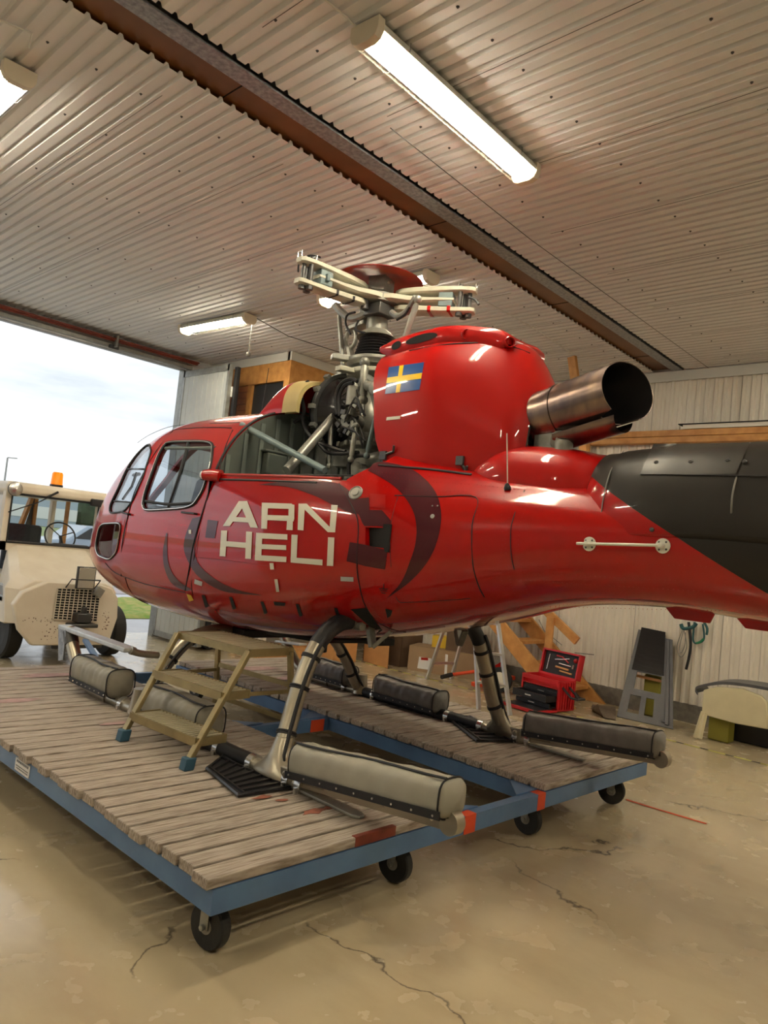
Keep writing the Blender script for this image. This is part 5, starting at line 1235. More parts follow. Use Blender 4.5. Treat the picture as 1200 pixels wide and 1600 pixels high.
tray([A(692, 1118, z=z), A(735, 1122, z=z), A(806, 1160, z=z), A(745, 1160, z=z)], 'black ribbed tray lying under the far skid foot')

# ================================================================== THE BAGGAGE TUG
TX, TY = 4.0, 8.9
tug = thing('baggage_tug', 'cream airport tug with windscreen cab and grille, parked in the hangar doorway', 'tug', (4.0, 9.1, 0))
yf = 8.05
FP = [(50, 1009), (30, 985), (21, 945), (36, 925), (75, 909), (160, 914), (176, 920), (185, 935), (184, 965), (172, 1000), (166, 1008)]
P_ = [A(u, v, y=yf) for u, v in FP]
b = MB(); b.prism(P_, (0, .10, 0)); 
body = b.build('front_plate', 'tug_cream', tug, bevel=.015)
b = MB(); rn = random.Random(2)
for k in range(60):
    u, v = rn.choice([(rn.uniform(35, 90), rn.uniform(965, 972)), (rn.uniform(60, 90), rn.uniform(970, 1000)), (rn.uniform(160, 170), rn.uniform(955, 985))]); p = A(u, v, y=yf-.001); r = rn.uniform(.004, .014)
    b.prism([p+V(r*rn.uniform(.4, 1)*math.cos(t), 0, r*rn.uniform(.3, .8)*math.sin(t)) for t in (0, 1.2, 2.4, 3.6, 5)], (0, .002, 0))
b.build('chipped_paint', 'tug_chip', body)
g0 = A(90, 919, y=yf-.01); g1 = A(157, 922, y=yf-.01); g2 = A(151, 971, y=yf-.01); g3 = A(83, 967, y=yf-.01)
b = MB(); b.prism([g0, g1, g2, g3], (0, .005, 0), 1)
for i in range(11): b.bar(g0.lerp(g1, i/10)-V(0, .008, 0), g3.lerp(g2, i/10)-V(0, .008, 0), .008, .008)
for i in range(13): b.bar(g0.lerp(g3, i/12)-V(0, .008, 0), g1.lerp(g2, i/12)-V(0, .008, 0), .008, .007)
b.build('grille', ['tug_cream', 'dark_void'], tug, smooth=False)
xl, xr = min(p.x for p in P_), max(p.x for p in P_)
zt = max(p.z for p in P_)
# hood: rises to the windscreen base
yc = 8.95
h0 = A(5, 848, y=yc); h1 = A(172, 872, y=yc); zc_ = h0.z; 
wl, wr = h0.x-.0, xr+.02
b = MB(); rows = []
for y, x0, x1, zz_ in ((yf+.09, xl+.12, xr-.05, zt-.0), (yf+.25, xl+.02, xr+.0, zt+.05), (yc-.0, wl+.05, wr, zc_)):
    rows.append([V(x0-.0, y, .45), V(x0-.04, y, zt-.10), V(x0, y, zz_-.06), V(x0+.10, y, zz_), V(x1-.10, y, zz_), V(x1, y, zz_-.06), V(x1+.04, y, zt-.10), V(x1, y, .45)])
b.grid(rows); b.add(rows[0], [tuple(range(8))]); b.add(rows[-1], [tuple(range(8))[::-1]]); b.build('hood', 'tug_cream', tug, angle=25, bevel=.01)
b = MB(); b.bb(wl-.08, wr+.05, yf+.35, 10.6, .42, zt-.12); b.bb(wl-.08, wl-.06, yf+.3, yc, zt-.28, zt-.10, 1); b.bb(wl-.10, wr+.06, yc, 10.9, .35, zc_-.35)
b.build('body_sides', ['tug_cream', 'zinc_light'], tug, bevel=.02)
# cab frame around the windscreen (outer and inner outline)
OUT = [(3, 850), (5, 800), (10, 768), (18, 757), (32, 752), (95, 765), (160, 775), (165, 782), (163, 800), (163, 872)]
out_ = [A(u, v, y=yc) for u, v in OUT]
INN = [(10, 838), (16, 770), (30, 771), (95, 780), (140, 786), (148, 790), (148, 856), (40, 848), (14, 844)]
inn_ = [A(u, v, y=yc) for u, v in INN]
XR_ = max(p.x for p in out_)
b = MB(); y0 = yc-.03
zr_ = [A(95, 765, y=yc).z, A(95, 782, y=yc).z]
xi0 = A(13, 810, y=yc).x; xi1 = A(149, 820, y=yc).x; zi0 = A(80, 851, y=yc).z; zi1 = A(80, 778, y=yc).z; xo0 = A(3, 810, y=yc).x; xo1 = xi1+.10; zo1 = A(80, 761, y=yc).z+.01; zo0 = zc_-.08
b.bb(xo0, xi0, yc-.03, yc+.06, zo0, zi1+.02); b.bb(xi1, xo1, yc-.03, yc+.06, zo0, zi1+.02); b.bb(xo0, xo1, yc-.03, yc+.06, zo0, zi0)

for q in (xo0, xo1-.06): mb = MB(); mb.bb(q, q+.06, 10.4, 10.5, zo0, zi1+.02); mb.build('cab_pillar', 'tug_cream', tug, bevel=.01)
b.build('cab_frame', 'tug_cream', tug, bevel=.02)
b = MB(); b.bb(xo0-.01, xo1+.03, yc-.07, 10.5, zi1, zo1); b.build('cab_roof', 'tug_cream', tug, bevel=.05, seg=4)
b = MB(); b.tube([V(xi0, yc-.035, zi0), V(xi0, yc-.035, zi1), V(xi1, yc-.035, zi1), V(xi1, yc-.035, zi0)], .018, 8, closed=True); b.build('windscreen_seal', 'black_rubber', tug)
b = MB(); b.bb(xi0, xi1, yc-.03, yc-.022, zi0, zi1); b.build('windscreen', 'tug_glass', tug)
b = MB(); b.bar((xi0+.62, 10.42, zi0-.1), (xi0+.78, 10.42, zi1), .04, .10, (0, 1, 0)); b.bb(xi0+.83, xi0+.87, 10.40, 10.46, zo0, zi1); b.bb(xi0+1.05, xi0+1.09, 9.9, 9.95, zo0, zi1); b.prism([V(xi0+.72, 10.44, zi0), V(xi0+.86, 10.44, zi0), V(xi0+.86, 10.44, zi1), V(xi0+.82, 10.44, zi1)], (0, .01, 0), 1); b.build('cab_post', ['pine', 'dark_metal'], tug)
for x0, x1 in ((xi0-.02, xi0+.12), (xi0+.28, xi0+.72)):
    mb = MB(); mb.bb(x0, x1, 9.75, 9.88, zo0-.3, zi0+.20); mb.bb(x0, x1, 9.4, 9.8, zo0-.3, zo0-.15); mb.build('seat', 'seat_fabric', tug, bevel=.05, seg=4)
b = MB(); wc = A(94, 838, y=9.35); 
b.tube([wc+V(.19*math.cos(t), .06*math.sin(t), .17*math.sin(t)) for t in np.linspace(0, 2*PI, 29)[:-1]], .010, 8, closed=True)
for t in (.4, 2.4, 4.6): b.tube([wc, wc+V(.19*math.cos(t), .06*math.sin(t), .17*math.sin(t))], .007, 6)
b.tube([wc, wc+V(0, -.2, -.25)], .02, 8); b.build('steering_wheel', 'black_plastic', tug)
b = MB(); b.bb(xi0+.6, xi1-.02, yc+.05, yc+.2, zi0-.12, zi0+.02); b.build('dashboard', 'black_plastic', tug, bevel=.02)
b = MB(); p = V(A(89, 760, y=yc+.1).x, yc+.12, zo1); b.cyl(p, p+V(0, 0, .03), .075, 16, 1); b.tube([p+V(0, 0, .03), p+V(0, 0, .16), p+V(0, 0, .18)], [.068, .062, .05], 20); b.build('beacon', ['beacon_orange', 'black_plastic'], tug, label='orange warning beacon on the roof')
b = MB(); p = A(24, 764, y=yc-.12); b.lathe(p, (0, -1, 0), [(.03, -.05), (.075, -.01), (.082, 0), (.078, .01)], 20, 0); b.lathe(p, (0, -1, 0), [(.078, .012), (.06, .02), (.0, .025)], 20, 1); b.build('spot_lamp', ['dark_metal', 'bright_metal'], tug)
b = MB(); b.tube([A(91, 770, y=yc-.06), A(60, 785, y=yc-.05), A(13, 800, y=yc-.05)], .007, 6); b.tube([A(91, 769, y=yc-.07), A(74, 777, y=yc-.07)], .014, 8); b.build('wiper', 'black_plastic', tug)
b = MB(); b.box(A(152, 786, y=yc-.08), (.16, .06, .09)); b.build('flood_lamp', 'black_plastic', tug, bevel=.012)
for i, (u0, v0, w_, h_2, m_) in enumerate(((134, 903, .20, .24, 'zinc_light'),)):
    p = A(u0, v0, y=yf-.1); b = MB(); b.box(p, (w_, .04, h_2), None, 0); b.box(p+V(0, -.022, 0), (w_-.02, .004, h_2-.02), None, 1); b.tube([p+V(-.16, .1, -.12), p+V(-.16, -.02, -.02), p+V(.16, -.02, -.02), p+V(.16, .1, -.12)], .008, 6, 0); b.build('headlamp', ['black_plastic', 'bright_metal'], tug, bevel=.01)
b = MB(); p = A(154, 925, y=yf-.06); b.box(p, (.10, .05, .10), Matrix.Rotation(.5, 3, 'Y'), 0); b.build('marker_lamp', 'grey_metal', tug, bevel=.008)
b = MB(); p = A(128, 965, y=yf-.08); b.box(p, (.16, .14, .10)); b.box(p+V(0, -.02, -.08), (.3, .16, .04)); b.cyl(p+V(0, -.03, -.02), p+V(0, -.03, .12), .03, 10); b.build('tow_hitch', 'dark_metal', tug, bevel=.01)
b = MB(); b.bb(xl+.5, xr-.1, yf+.1, yf+.14, .18, .26); b.build('front_bumper', 'dark_metal', tug)
v0 = A(3, 938, x=wl-.09); b = MB(); b.bb(wl-.105, wl-.08, yf+.30, yf+.85, zt-.22, zt-.08, 0); b.bb(wl-.108, wl-.104, yf+.34, yf+.80, zt-.20, zt-.10, 1); b.build('side_vent', ['zinc_light', 'grey_metal'], tug)
for x, y, r, sgn_ in ((3.22, 8.72, .31, -1), (4.42, 8.72, .30, 1), (3.2, 10.3, .3, -1), (4.5, 10.3, .3, 1)):
    o_ = V(x, y, r+.002); c = MB(); c.lathe(o_, (sgn_, 0, 0), [(r*.55, -.08), (r*.93, -.08), (r, -.06), (r, .06), (r*.93, .08), (r*.62, .085), (r*.55, .07)], 32)
    c = c.build('tyre', 'tyre', tug); h = MB(); h.lathe(o_, (sgn_, 0, 0), [(r*.56, -.06), (r*.56, .055), (r*.48, .05), (r*.42, .015), (r*.22, .03), (r*.2, .06), (0, .06)], 24)
    for k in range(6): h.lathe(o_+V(sgn_*.02, r*.33*math.cos(k*PI/3), r*.33*math.sin(k*PI/3)), (sgn_, 0, 0), [(.03, 0), (.03, .004), (0, .004)], 8, 1)
    h.build('wheel_rim', ['zinc_light', 'dark_metal'], c)
# ================================================================== THINGS ALONG THE RIGHT WALL
# folding aluminium step ladder
sl_ = thing('step_ladder', 'tall aluminium folding step ladder behind the helicopter belly', 'ladder', (7.3, 5.4, 0))
def arail(p, q, name='rail', w_=.055): 
    mb = MB(); mb.bar(p, q, .028, w_, (1, 0, 0)); return mb.build(name, 'aluminium', sl_, bevel=.003)
f1, f2, f3, f4 = A(667, 1062, z=.0), A(706, 1060, z=.0), A(748, 1112, z=.0), A(792, 1116, z=.0)
f1 = V(7.30, 6.15, 0); f2 = V(7.62, 5.97, 0); f3 = A(748, 1110, z=0); f4 = A(797, 1118, z=0)
def up_to(f, u, v): # top point at height on a plane through the foot
    return A(u, v, x=f.x)
tops = []
f1 = A(667, 1061, z=0); f2 = A(705, 1061, z=0)
apexL = None
for f, (u, v) in ((f1, (693, 985)), (f2, (727, 980)), (f3, (742, 985)), (f4, (777, 965))):
    q = A(u, v, x=f.x+(.0)); d_ = q-f; q = f+d_*(1.9/d_.z*1.0) if d_.z > 0 else q; tops.append(q); arail(f, q)
def at_h(f, t, z): return f.lerp(t, z/t.z)
b = MB(); b.bar(at_h(f1, tops[0], .22), at_h(f2, tops[1], .22), .02, .035); b.build('rear_brace', 'aluminium', sl_)
for z in (.30, .62, .94, 1.26, 1.58): b = MB(); b.bar(at_h(f3, tops[2], z), at_h(f4, tops[3], z), .08, .025); b.build('step', 'aluminium', sl_, bevel=.003)
b = MB(); cc = sum(tops, V(0, 0, 0))/4; b.box(cc, (.3, .5, .04)); b.build('top_platform', 'aluminium', sl_, bevel=.004)
# cardboard boxes
def carton(name, pts, h, m, label, open_=False, extra=None):
    c = sum(pts, V(0, 0, 0))/len(pts); t = thing(name, label, 'box', (c.x, c.y, pts[0].z))
    mb = MB()
    for i in range(4):
        a_, c_ = pts[i], pts[(i+1) % 4]; mb.prism([a_, c_, c_+V(0, 0, h), a_+V(0, 0, h)], (c-(a_+c_)/2).normalized()*.006)
    mb.prism(pts, (0, 0, .006)); 
    if not open_: mb.prism([p+V(0, 0, h-.006) for p in pts], (0, 0, .006))
    mb.build('box_walls', m, t, bevel=.002)
    if open_:
        for i in (0, 2):
            a_, c_ = pts[i]+V(0, 0, h), pts[(i+1) % 4]+V(0, 0, h); o_ = ((a_+c_)/2-c-V(0, 0, h)).normalized()*.12
            mb = MB(); mb.prism([a_, c_, c_+o_+V(0, 0, .10), a_+o_+V(0, 0, .10)], (0, 0, .004)); mb.build('flap', m, t)
    return t
def rect(p, dx, dy, ang=0): 
    R = Matrix.Rotation(ang, 3, 'Z'); p = Vector(p); return [p, p+R@V(dx, 0, 0), p+R@V(dx, dy, 0), p+R@V(0, dy, 0)]
a0 = A(636, 1046, z=0); a1 = A(742, 1063, z=0)
ang = math.atan2(a1.y-a0.y, a1.x-a0.x)
hb = A(640, 1010, y=a0.y).z
t = carton('cardboard_box', rect(a0, (a1-a0).length, .45, ang), .34, 'cardboard', 'large cardboard box with a white shipping label', False)
def onface(u, v): 
    # point on the front face of the large carton
    r0 = A(u, v, x=a0.x); e = np.array([0, 0, 1.6]); d3 = np.array(r0)-e; nrm = np.array([-(a1-a0).y, (a1-a0).x, 0]); tt = ((np.array(a0)-e)@nrm)/(d3@nrm); p = e+d3*tt; return V(*p)
nf = V((a1-a0).y, -(a1-a0).x, 0).normalized()
b = MB(); b.prism([onface(652, 1044), onface(672, 1047), onface(674, 1029), onface(655, 1026)], nf*.002); b.prism([onface(658, 1031), onface(669, 1032), onface(669, 1028), onface(658, 1027)], nf*.003, 1); b.build('shipping_label', ['white_paper', 'red_paint'], t)
b = MB(); b.prism([onface(694, 1056), onface(698, 1057), onface(700, 1023), onface(696, 1022)], nf*.002); b.build('edge_label', 'white_paper', t)
c0 = A(664, 1030, x=7.6)
carton('cardboard_box', rect(a0+(a1-a0)*.52+V(.06, .03, .342), .40, .34, ang), .36, 'cardboard_dark', 'brown cardboard box on top of the large labelled box')
carton('cardboard_box', rect((8.0, 7.12, .0), .45, .45, .0), .52, 'cardboard_dark', 'dark cardboard box on the floor behind the upright plywood sheet')
pp = A(698, 1012, x=7.55)
t = carton('yellow_box', rect((a0+(a1-a0)*.35+V(.14, .14, .341)), .30, .22, ang), .16, 'yellow', 'yellow box resting on the large cardboard box')
b = MB(); b.bb(8.60, 8.62, 5.80, 6.02, .0, .40, 0); b.prism([V(8.598, 5.83, .10), V(8.598, 5.83, .28), V(8.598, 5.96, .19)], (-.003, 0, 0), 1); tag(b.build('hazard_placard', ['grey_metal', 'red_paint']), 'pale framed card with a red triangle leaning behind the ladder', 'card')
# plywood crate and panels under the office
b = MB(); q = [A(512, 1032, z=.0), A(560, 1036, z=0)]; b.bb(7.15, 7.6, 7.60, 8.02, 0, .55); b.bb(7.13, 7.62, 7.58, 8.04, .5, .56)
tag(b.build('plywood_crate', 'plywood', bevel=.004), 'low plywood crate below the office corner', 'crate')
b = MB(); b.prism([A(568, 1033, z=0), A(606, 1045, z=0), A(606, 1045, z=0)+V(.06, .1, .85), A(568, 1033, z=0)+V(.06, .1, .85)], (.02, .02, 0))
tag(b.build('plywood_sheet', 'plywood', bevel=.003), 'orange brown plywood sheet standing upright left of the cardboard box', 'board')
b = MB(); b.bb(6.75, 7.1, 7.85, 8.08, 0, .14); tag(b.build('timber_block', 'plywood', bevel=.004), 'low timber block against the office wall', 'block')
b = MB(); b.bb(7.9, 8.9, 7.72, 8.05, .9, .94); b.bb(7.9, 8.9, 7.72, 8.05, 0.4, .44)
for x in (7.92, 8.86): 
    for y in (7.74, 8.03): b.bb(x-.02, x+.02, y-.02, y+.02, 0, 1.5)
tag(b.build('storage_rack', 'pine_panel'), 'dark timber storage rack behind the cardboard boxes', 'rack')
# motor cart with two round tanks beside the office wall
b = MB(); 
for u in (352, 378):
    p = A(u, 1004, z=.10)+V(-.25, 0, 0); b.cyl(p+V(0, 0, .0), p+V(.0, .25, 0), .10, 18, 0); b.cyl(p+V(-.004, -.008, 0), p+V(0, 0, 0), .07, 18, 1)
p = A(365, 1004, z=.10)+V(-.25, 0, .14); b.box(p+V(0, .12, .0), (.35, .3, .12), None, 0)
tag(b.build('compressor', ['black_plastic', 'zinc_light'], bevel=.01), 'small dark compressor with round ends on the floor by the office wall', 'compressor')
# red tool chest with lid open and drawers out
q0 = A(790, 1103, z=0); q1 = A(868, 1117, z=0); q2 = A(890, 1098, z=0)
tb = thing('tool_chest', 'red tool chest with open lid full of tools and drawers pulled out', 'tool chest', (7.6, 4.5, 0))
fa = A(812, 1098, z=0); fb = A(870, 1115, z=0); 
dx = (fb-fa); dx.z = 0; W_ = dx.length; dx.normalize(); bkv = V(-dx.y, dx.x, 0)
if bkv.x < 0: bkv = -bkv
Rm = Matrix((dx, bkv, V(0, 0, 1))).transposed(); D_ = .30; Hc = A(815, 1050, x=fa.x).z
Hc = max(.30, min(.42, Hc))
def tp(x, y, z): return fa+dx*x+bkv*y+V(0, 0, z)
def tbox(mb, x0, x1, y0, y1, z0, z1, mi=0): mb.box(tp((x0+x1)/2, (y0+y1)/2, (z0+z1)/2), (x1-x0, y1-y0, z1-z0), Rm, mi)
b = MB(); tbox(b, 0, W_, 0, D_, .02, .05); tbox(b, 0, .02, 0, D_, .02, Hc); tbox(b, W_-.02, W_, 0, D_, .02, Hc); tbox(b, 0, W_, D_-.02, D_, .02, Hc); tbox(b, 0, W_, .0, .03, Hc-.05, Hc); tbox(b, 0, W_, 0, D_, Hc-.10, Hc-.09)
for k in range(6): tbox(b, W_, W_+.012, .03+k*.045, .05+k*.045, .04, Hc-.02)
b.build('chest_body', 'tool_red', tb, bevel=.004)
b = MB(); tbox(b, .02, W_-.02, .02, D_-.03, .05, Hc-.11)
for i, z in enumerate((Hc-.16, Hc-.21)): tbox(b, .03, W_-.03, .005, .02, z-.018, z+.022); tbox(b, W_*.45, W_*.62, -.004, .006, z, z+.012, 1)
b.build('drawer_bank', ['black_plastic', 'bright_metal'], tb)
b = MB(); z0 = .12; tbox(b, .03, W_-.03, -.17, .02, z0, z0+.01); tbox(b, .03, W_-.03, -.18, -.165, z0, z0+.075); tbox(b, .03, .045, -.17, .02, z0, z0+.07); tbox(b, W_-.045, W_-.03, -.17, .02, z0, z0+.07); tbox(b, W_*.4, W_*.56, -.186, -.18, z0+.03, z0+.045, 1); b.build('drawer', ['black_plastic', 'bright_metal'], tb)
b = MB(); z0 = .05; tbox(b, .03, W_-.03, -.10, .02, z0, z0+.01); tbox(b, .03, W_-.03, -.11, -.095, z0, z0+.05); tbox(b, W_*.4, W_*.56, -.116, -.11, z0+.02, z0+.03, 1); b.build('drawer', ['black_plastic', 'bright_metal'], tb)
b = MB(); tbox(b, -.01, W_+.01, -.36, -.01, .015, .035); tbox(b, -.01, W_+.01, -.37, -.35, .01, .045); tbox(b, .03, W_-.03, -.33, -.04, .035, .045, 1); b.build('front_flap', ['tool_red', 'black_plastic'], tb, bevel=.003)
lz = Hc; th = .10
b = MB(); 
Lr = Matrix.Rotation(-.18, 3, dx)
def lp(x, y, z): return tp(0, D_-.01, lz)+dx*x+Lr@(bkv*y+V(0, 0, z))
def lbox(mb, x0, x1, y0, y1, z0, z1, mi=0): mb.box(lp((x0+x1)/2, (y0+y1)/2, (z0+z1)/2), (x1-x0, y1-y0, z1-z0), Lr@Rm, mi)
lh = .30
lbox(b, 0, W_, .07, .09, 0, lh); lbox(b, 0, .02, 0, .09, 0, lh); lbox(b, W_-.02, W_, 0, .09, 0, lh); lbox(b, 0, W_, 0, .09, 0, .02); lbox(b, 0, W_, 0, .09, lh-.02, lh); b.build('chest_lid', 'tool_red', tb, bevel=.004)
b = MB(); lbox(b, .02, W_-.02, .04, .07, .02, lh-.02); foam = b.build('foam_insert', 'black_rubber', tb)
for nm, pts, r, m_ in (('pliers', [(.28, .24), (.40, .235), (.5, .20), (.55, .18)], .008, 'tool_red'), ('pliers', [(.26, .19), (.40, .205), (.5, .22), (.56, .23)], .008, 'bright_metal'), ('hammer', [(.36, .155), (.62, .145)], .009, 'bright_metal'), ('hammer', [(.66, .17), (.66, .12)], .014, 'bright_metal'), ('file', [(.30, .11), (.58, .10)], .012, 'plywood'), ('file', [(.40, .07), (.66, .06)], .010, 'plywood'), ('wrench', [(.12, .06), (.13, .24)], .007, 'bright_metal')):
    mb = MB(); mb.tube([lp(x*W_/.8, .035, z) for x, z in pts], r, 8); tag(mb.build(nm, m_), {'pliers': 'pliers held in the open tool chest lid', 'hammer': 'metal hammer piece held in the tool chest lid', 'file': 'wooden handled tool held in the tool chest lid', 'wrench': 'long wrench upright at the left of the tool chest lid'}[nm], 'tool', 'tools in the chest lid')
b = MB(); b.ball(lp(W_*.86, .035, .22), .028, 10); tag(b.build('tape_measure', 'tool_red'), 'round red tool at the right of the chest lid', 'tool')
b = MB()
for k in (.05, .17): b.tube([tp(W_+.01, k, Hc-.07), tp(W_+.14, k+.0, Hc-.16), tp(W_+.22, k+.01, Hc-.16)], .014, 8)
b.tube([tp(W_+.22, .05, Hc-.16), tp(W_+.22, .18, Hc-.16)], .014, 8); b.build('carry_handle', 'black_plastic', tb)
# wooden stair with open treads and handrail
st = thing('wooden_stair', 'pine stair with open treads leading up behind the step ladder', 'stair', (8.6, 5.6, 0))
s0 = V(8.42, 4.62, 0); run = V(0, 1, 0); rise = .80
yb_, yt_ = 4.40, 7.28
for x in (8.10, 8.84):
    b = MB(); b.prism([V(x, yb_, 0), V(x, yb_+.32, 0), V(x, yt_+.32, 2.25), V(x, yt_, 2.25)], (.045, 0, 0)) ; b.build('stringer', 'pine', st, bevel=.003)
for k in range(9):
    z = .16+k*.24; y = yb_+.10+(yt_-yb_)*z/2.25; b = MB(); b.bb(8.15, 8.84, y-.06, y+.20, z-.02, z+.02); b.build('tread', 'pine', st, bevel=.003)
h1_ = A(902, 1002, x=8.12); h2_ = A(857, 958, x=8.12); hd = (h2_-h1_)/(h2_.y-h1_.y)
for yy in (4.82, 6.5):
    b = MB(); zz_ = (yy-4.4)*.78; hz = h1_.z+hd.z*(yy-h1_.y); b.bb(8.07, 8.10, yy-.05, yy+.05, zz_-.05, hz); b.build('newel_post', 'pine', st, bevel=.003)
b = MB(); b.bar(h1_, h1_+hd*2.4, .045, .10); b.build('handrail', 'pine', st, bevel=.003)
b = MB(); b.tube([A(842, 968, x=8.1), A(850, 985, x=8.1), A(878, 1008, x=8.1)], .004, 6); b.tube([A(898, 1020, x=8.1), A(928, 1023, x=8.1)], .005, 6); tag(b.build('thin_rod', 'dark_metal'), 'thin dark rod and cord hanging by the stair rail', 'rod')
# orange lifting jack handle and pallet cart
jk = thing('pallet_jack', 'orange pallet jack with pale wheels behind the ladder', 'pallet jack', (8.0, 5.6, 0))
b = MB(); b.tube([A(706, 1054, z=.10), A(752, 1048, z=.20)], .022, 10); b.build('handle', 'orange_paint', jk)
b = MB(); b.cyl(A(690, 1058, z=.07), A(706, 1054, z=.10), .028, 10); b.build('handle_grip', 'black_rubber', jk)
b = MB(); p = A(741, 1070, z=.06); q = A(790, 1062, z=.12); b.bar(p, q, .12, .05); b.bar(p+V(.3, .1, 0), q+V(.3, .1, 0), .12, .05); b.build('fork', 'orange_paint', jk, bevel=.004)
for u, v in ((782, 1058),):
    p = A(u, v, x=7.95); p.z = .16; b = MB(); b.lathe(p, (-1, -.3, 0), [(.05, -.03), (.15, -.03), (.16, 0), (.15, .03), (.05, .03)], 22, 0); b.lathe(p, (-1, -.3, 0), [(.10, .0), (.10, .036), (.02, .04), (0, .04)], 20, 1); b.build('wheel', ['tyre', 'white_decal'], jk)
# leaning dark grey cowling panel with cut-outs
pn = thing('cowling_panel', 'dark grey helicopter cowling panel with cut out openings leaning on the wall', 'panel', (8.35, 3.6, 0))
P0 = A(964, 1120, z=0.0); P1 = A(1052, 1140, z=0.0)
P2 = A(1051, 995, x=XW-.06); P3 = A(998, 984, x=XW-.06)
def pq(s_, t): return (P0.lerp(P1, s_)).lerp(P3.lerp(P2, s_), t)
nrm = (P1-P0).cross(P3-P0).normalized()
if nrm.x > 0: nrm = -nrm
b = MB()
def cell(s0, s1, t0, t1, mi=0, th=.012, off=0):
    b.prism([pq(s0, t0)+nrm*off, pq(s1, t0)+nrm*off, pq(s1, t1)+nrm*off, pq(s0, t1)+nrm*off], nrm*th, mi)
cell(0, .12, 0, 1); cell(.12, .80, 0, .07); cell(.12, .16, .07, .26); cell(.38, .48, .07, .26); cell(.64, .80, .07, .26); cell(.12, .80, .26, .33); cell(.12, .20, .33, .52); cell(.76, .80, .33, .52); cell(.12, .80, .52, 1); cell(.80, 1, 0, .96)
b.build('panel_shell', 'panel_grey', pn, bevel=.004)
b = MB(); cell(.08, .80, .53, 1.03, 0, .004, .013); b.build('black_glass', 'black_gloss', pn)
b = MB(); cell(.86, .93, .02, .94, 0, .02, .012); cell(.80, .92, .04, .06, 0, .02, .013); b.build('panel_rib', 'panel_grey', pn, bevel=.006)
b = MB(); b.bb(8.74, 8.90, 3.68, 3.88, .01, .48); tag(b.build('olive_can', 'olive_yellow', bevel=.01), 'olive yellow container seen through the panel opening', 'container')
b = MB(); b.bar((8.69, 4.0, .45), (8.69, 3.62, .44), .02, .03); tag(b.build('timber_stick', 'plywood'), 'thin stick seen through the panel opening', 'stick')
# cream fairing with grey edge on trestles
fr_ = thing('fairing', 'cream helicopter fairing with grey top edge standing near the wall', 'fairing', (8.2, 2.6, 0))
xq = 8.15
OUTL = [(1098, 1110), (1092, 1075), (1100, 1072), (1130, 1070), (1160, 1073), (1215, 1083), (1215, 1146), (1150, 1130)]
b = MB(); P_ = [A(u, v, x=xq) for u, v in [(1096, 1115), (1099, 1078), (1120, 1073), (1160, 1076), (1190, 1088), (1198, 1098), (1200, 1140), (1150, 1131), (1110, 1120)]]
b.prism(P_, (.05, 0, 0)); b.build('fairing_face', 'cream_panel', fr_, bevel=.01)
b = MB(); E_ = bez([A(u, v, x=xq+.02) for u, v in [(1092, 1085), (1088, 1077), (1100, 1072), (1130, 1068), (1165, 1071), (1200, 1077), (1240, 1085)]], 6)
b.grid([[p+V(-.03, 0, -.01), p+V(-.03, 0, .02), p+V(.3, 0, .03)] for p in E_]); b.build('fairing_edge', 'panel_grey', fr_, fix=False)
b = MB(); 
for (u, v), (u2, v2) in (((1086, 1153), (1099, 1112)), ((1093, 1154), (1102, 1114))): b.bar(A(u, v, x=8.1), A(u2, v2, x=xq), .035, .035)
b.bar(A(1205, 1165, x=8.3), A(1205, 1135, x=8.3), .04, .04); b.build_each('support_leg', 'cream_panel', fr_)
b = MB(); b.bb(8.25, 8.42, 2.72, 2.93, .005, .28); tag(b.build('olive_box', 'olive_yellow', bevel=.01), 'olive yellow box under the cream fairing', 'box')
b = MB(); b.bb(8.5, 8.9, 1.2, 2.9, .005, .22); tag(b.build('dark_crate', 'black_plastic', bevel=.01), 'dark low crate beneath the fairing against the wall', 'crate')
# carpet offcut with a curled corner
b = MB(); c4 = [A(921, 1105, z=.006), A(948, 1122, z=.006), A(978, 1130, z=.006), A(975, 1098, z=.006), A(930, 1092, z=.006)]
rows = []
pA, pB, pC, pD = A(926, 1120, z=0), A(962, 1126, z=0), A(962, 1106, z=0), A(925, 1102, z=0)
for i in range(13):
    r_ = []
    for j in range(13):
        p = pA.lerp(pB, j/12).lerp(pD.lerp(pC, j/12), i/12); e = max(0, 1-(i+j)/6); r_.append(p+V(.10*e*e, 0, .012+.13*e))
    rows.append(r_)
b.grid(rows); b.grid([[p-V(0, 0, .008) for p in r] for r in rows]); tag(b.build('carpet_offcut', 'carpet', fix=False), 'brown carpet offcut with a curled corner on the floor', 'carpet')
# harness and straps hanging on the wall
xs = XW-.06
hk = MB(); hk.tube([A(1066, 968, x=xs), A(1100, 968, x=xs)], .008, 8); 
b = MB(); 
b.tube(bez([A(u, v, x=xs-.02) for u, v in [(1076, 972), (1079, 1000), (1078, 1020), (1072, 1046)]], 6), .016, 6); b.tube(bez([A(u, v, x=xs-.02) for u, v in [(1064, 975), (1068, 982), (1082, 980), (1088, 974)]], 6), .022, 6, 1)
tag(b.build('safety_harness', ['black_rubber', 'strap_teal']), 'black and teal strap hanging on the corrugated wall', 'strap')
b = MB(); b.tube(bez([A(u, v, x=xs-.02) for u, v in [(1066, 985), (1058, 1008), (1060, 1022), (1066, 1026), (1073, 1010), (1069, 985)]], 6), .005, 6); b.tube(bez([A(u, v, x=xs-.03) for u, v in [(1068, 985), (1062, 1010), (1064, 1020), (1070, 1008), (1071, 988)]], 6), .005, 6)
tag(b.build('cable_coil', 'grey_metal'), 'coiled grey cable hanging beside the black strap', 'cable')
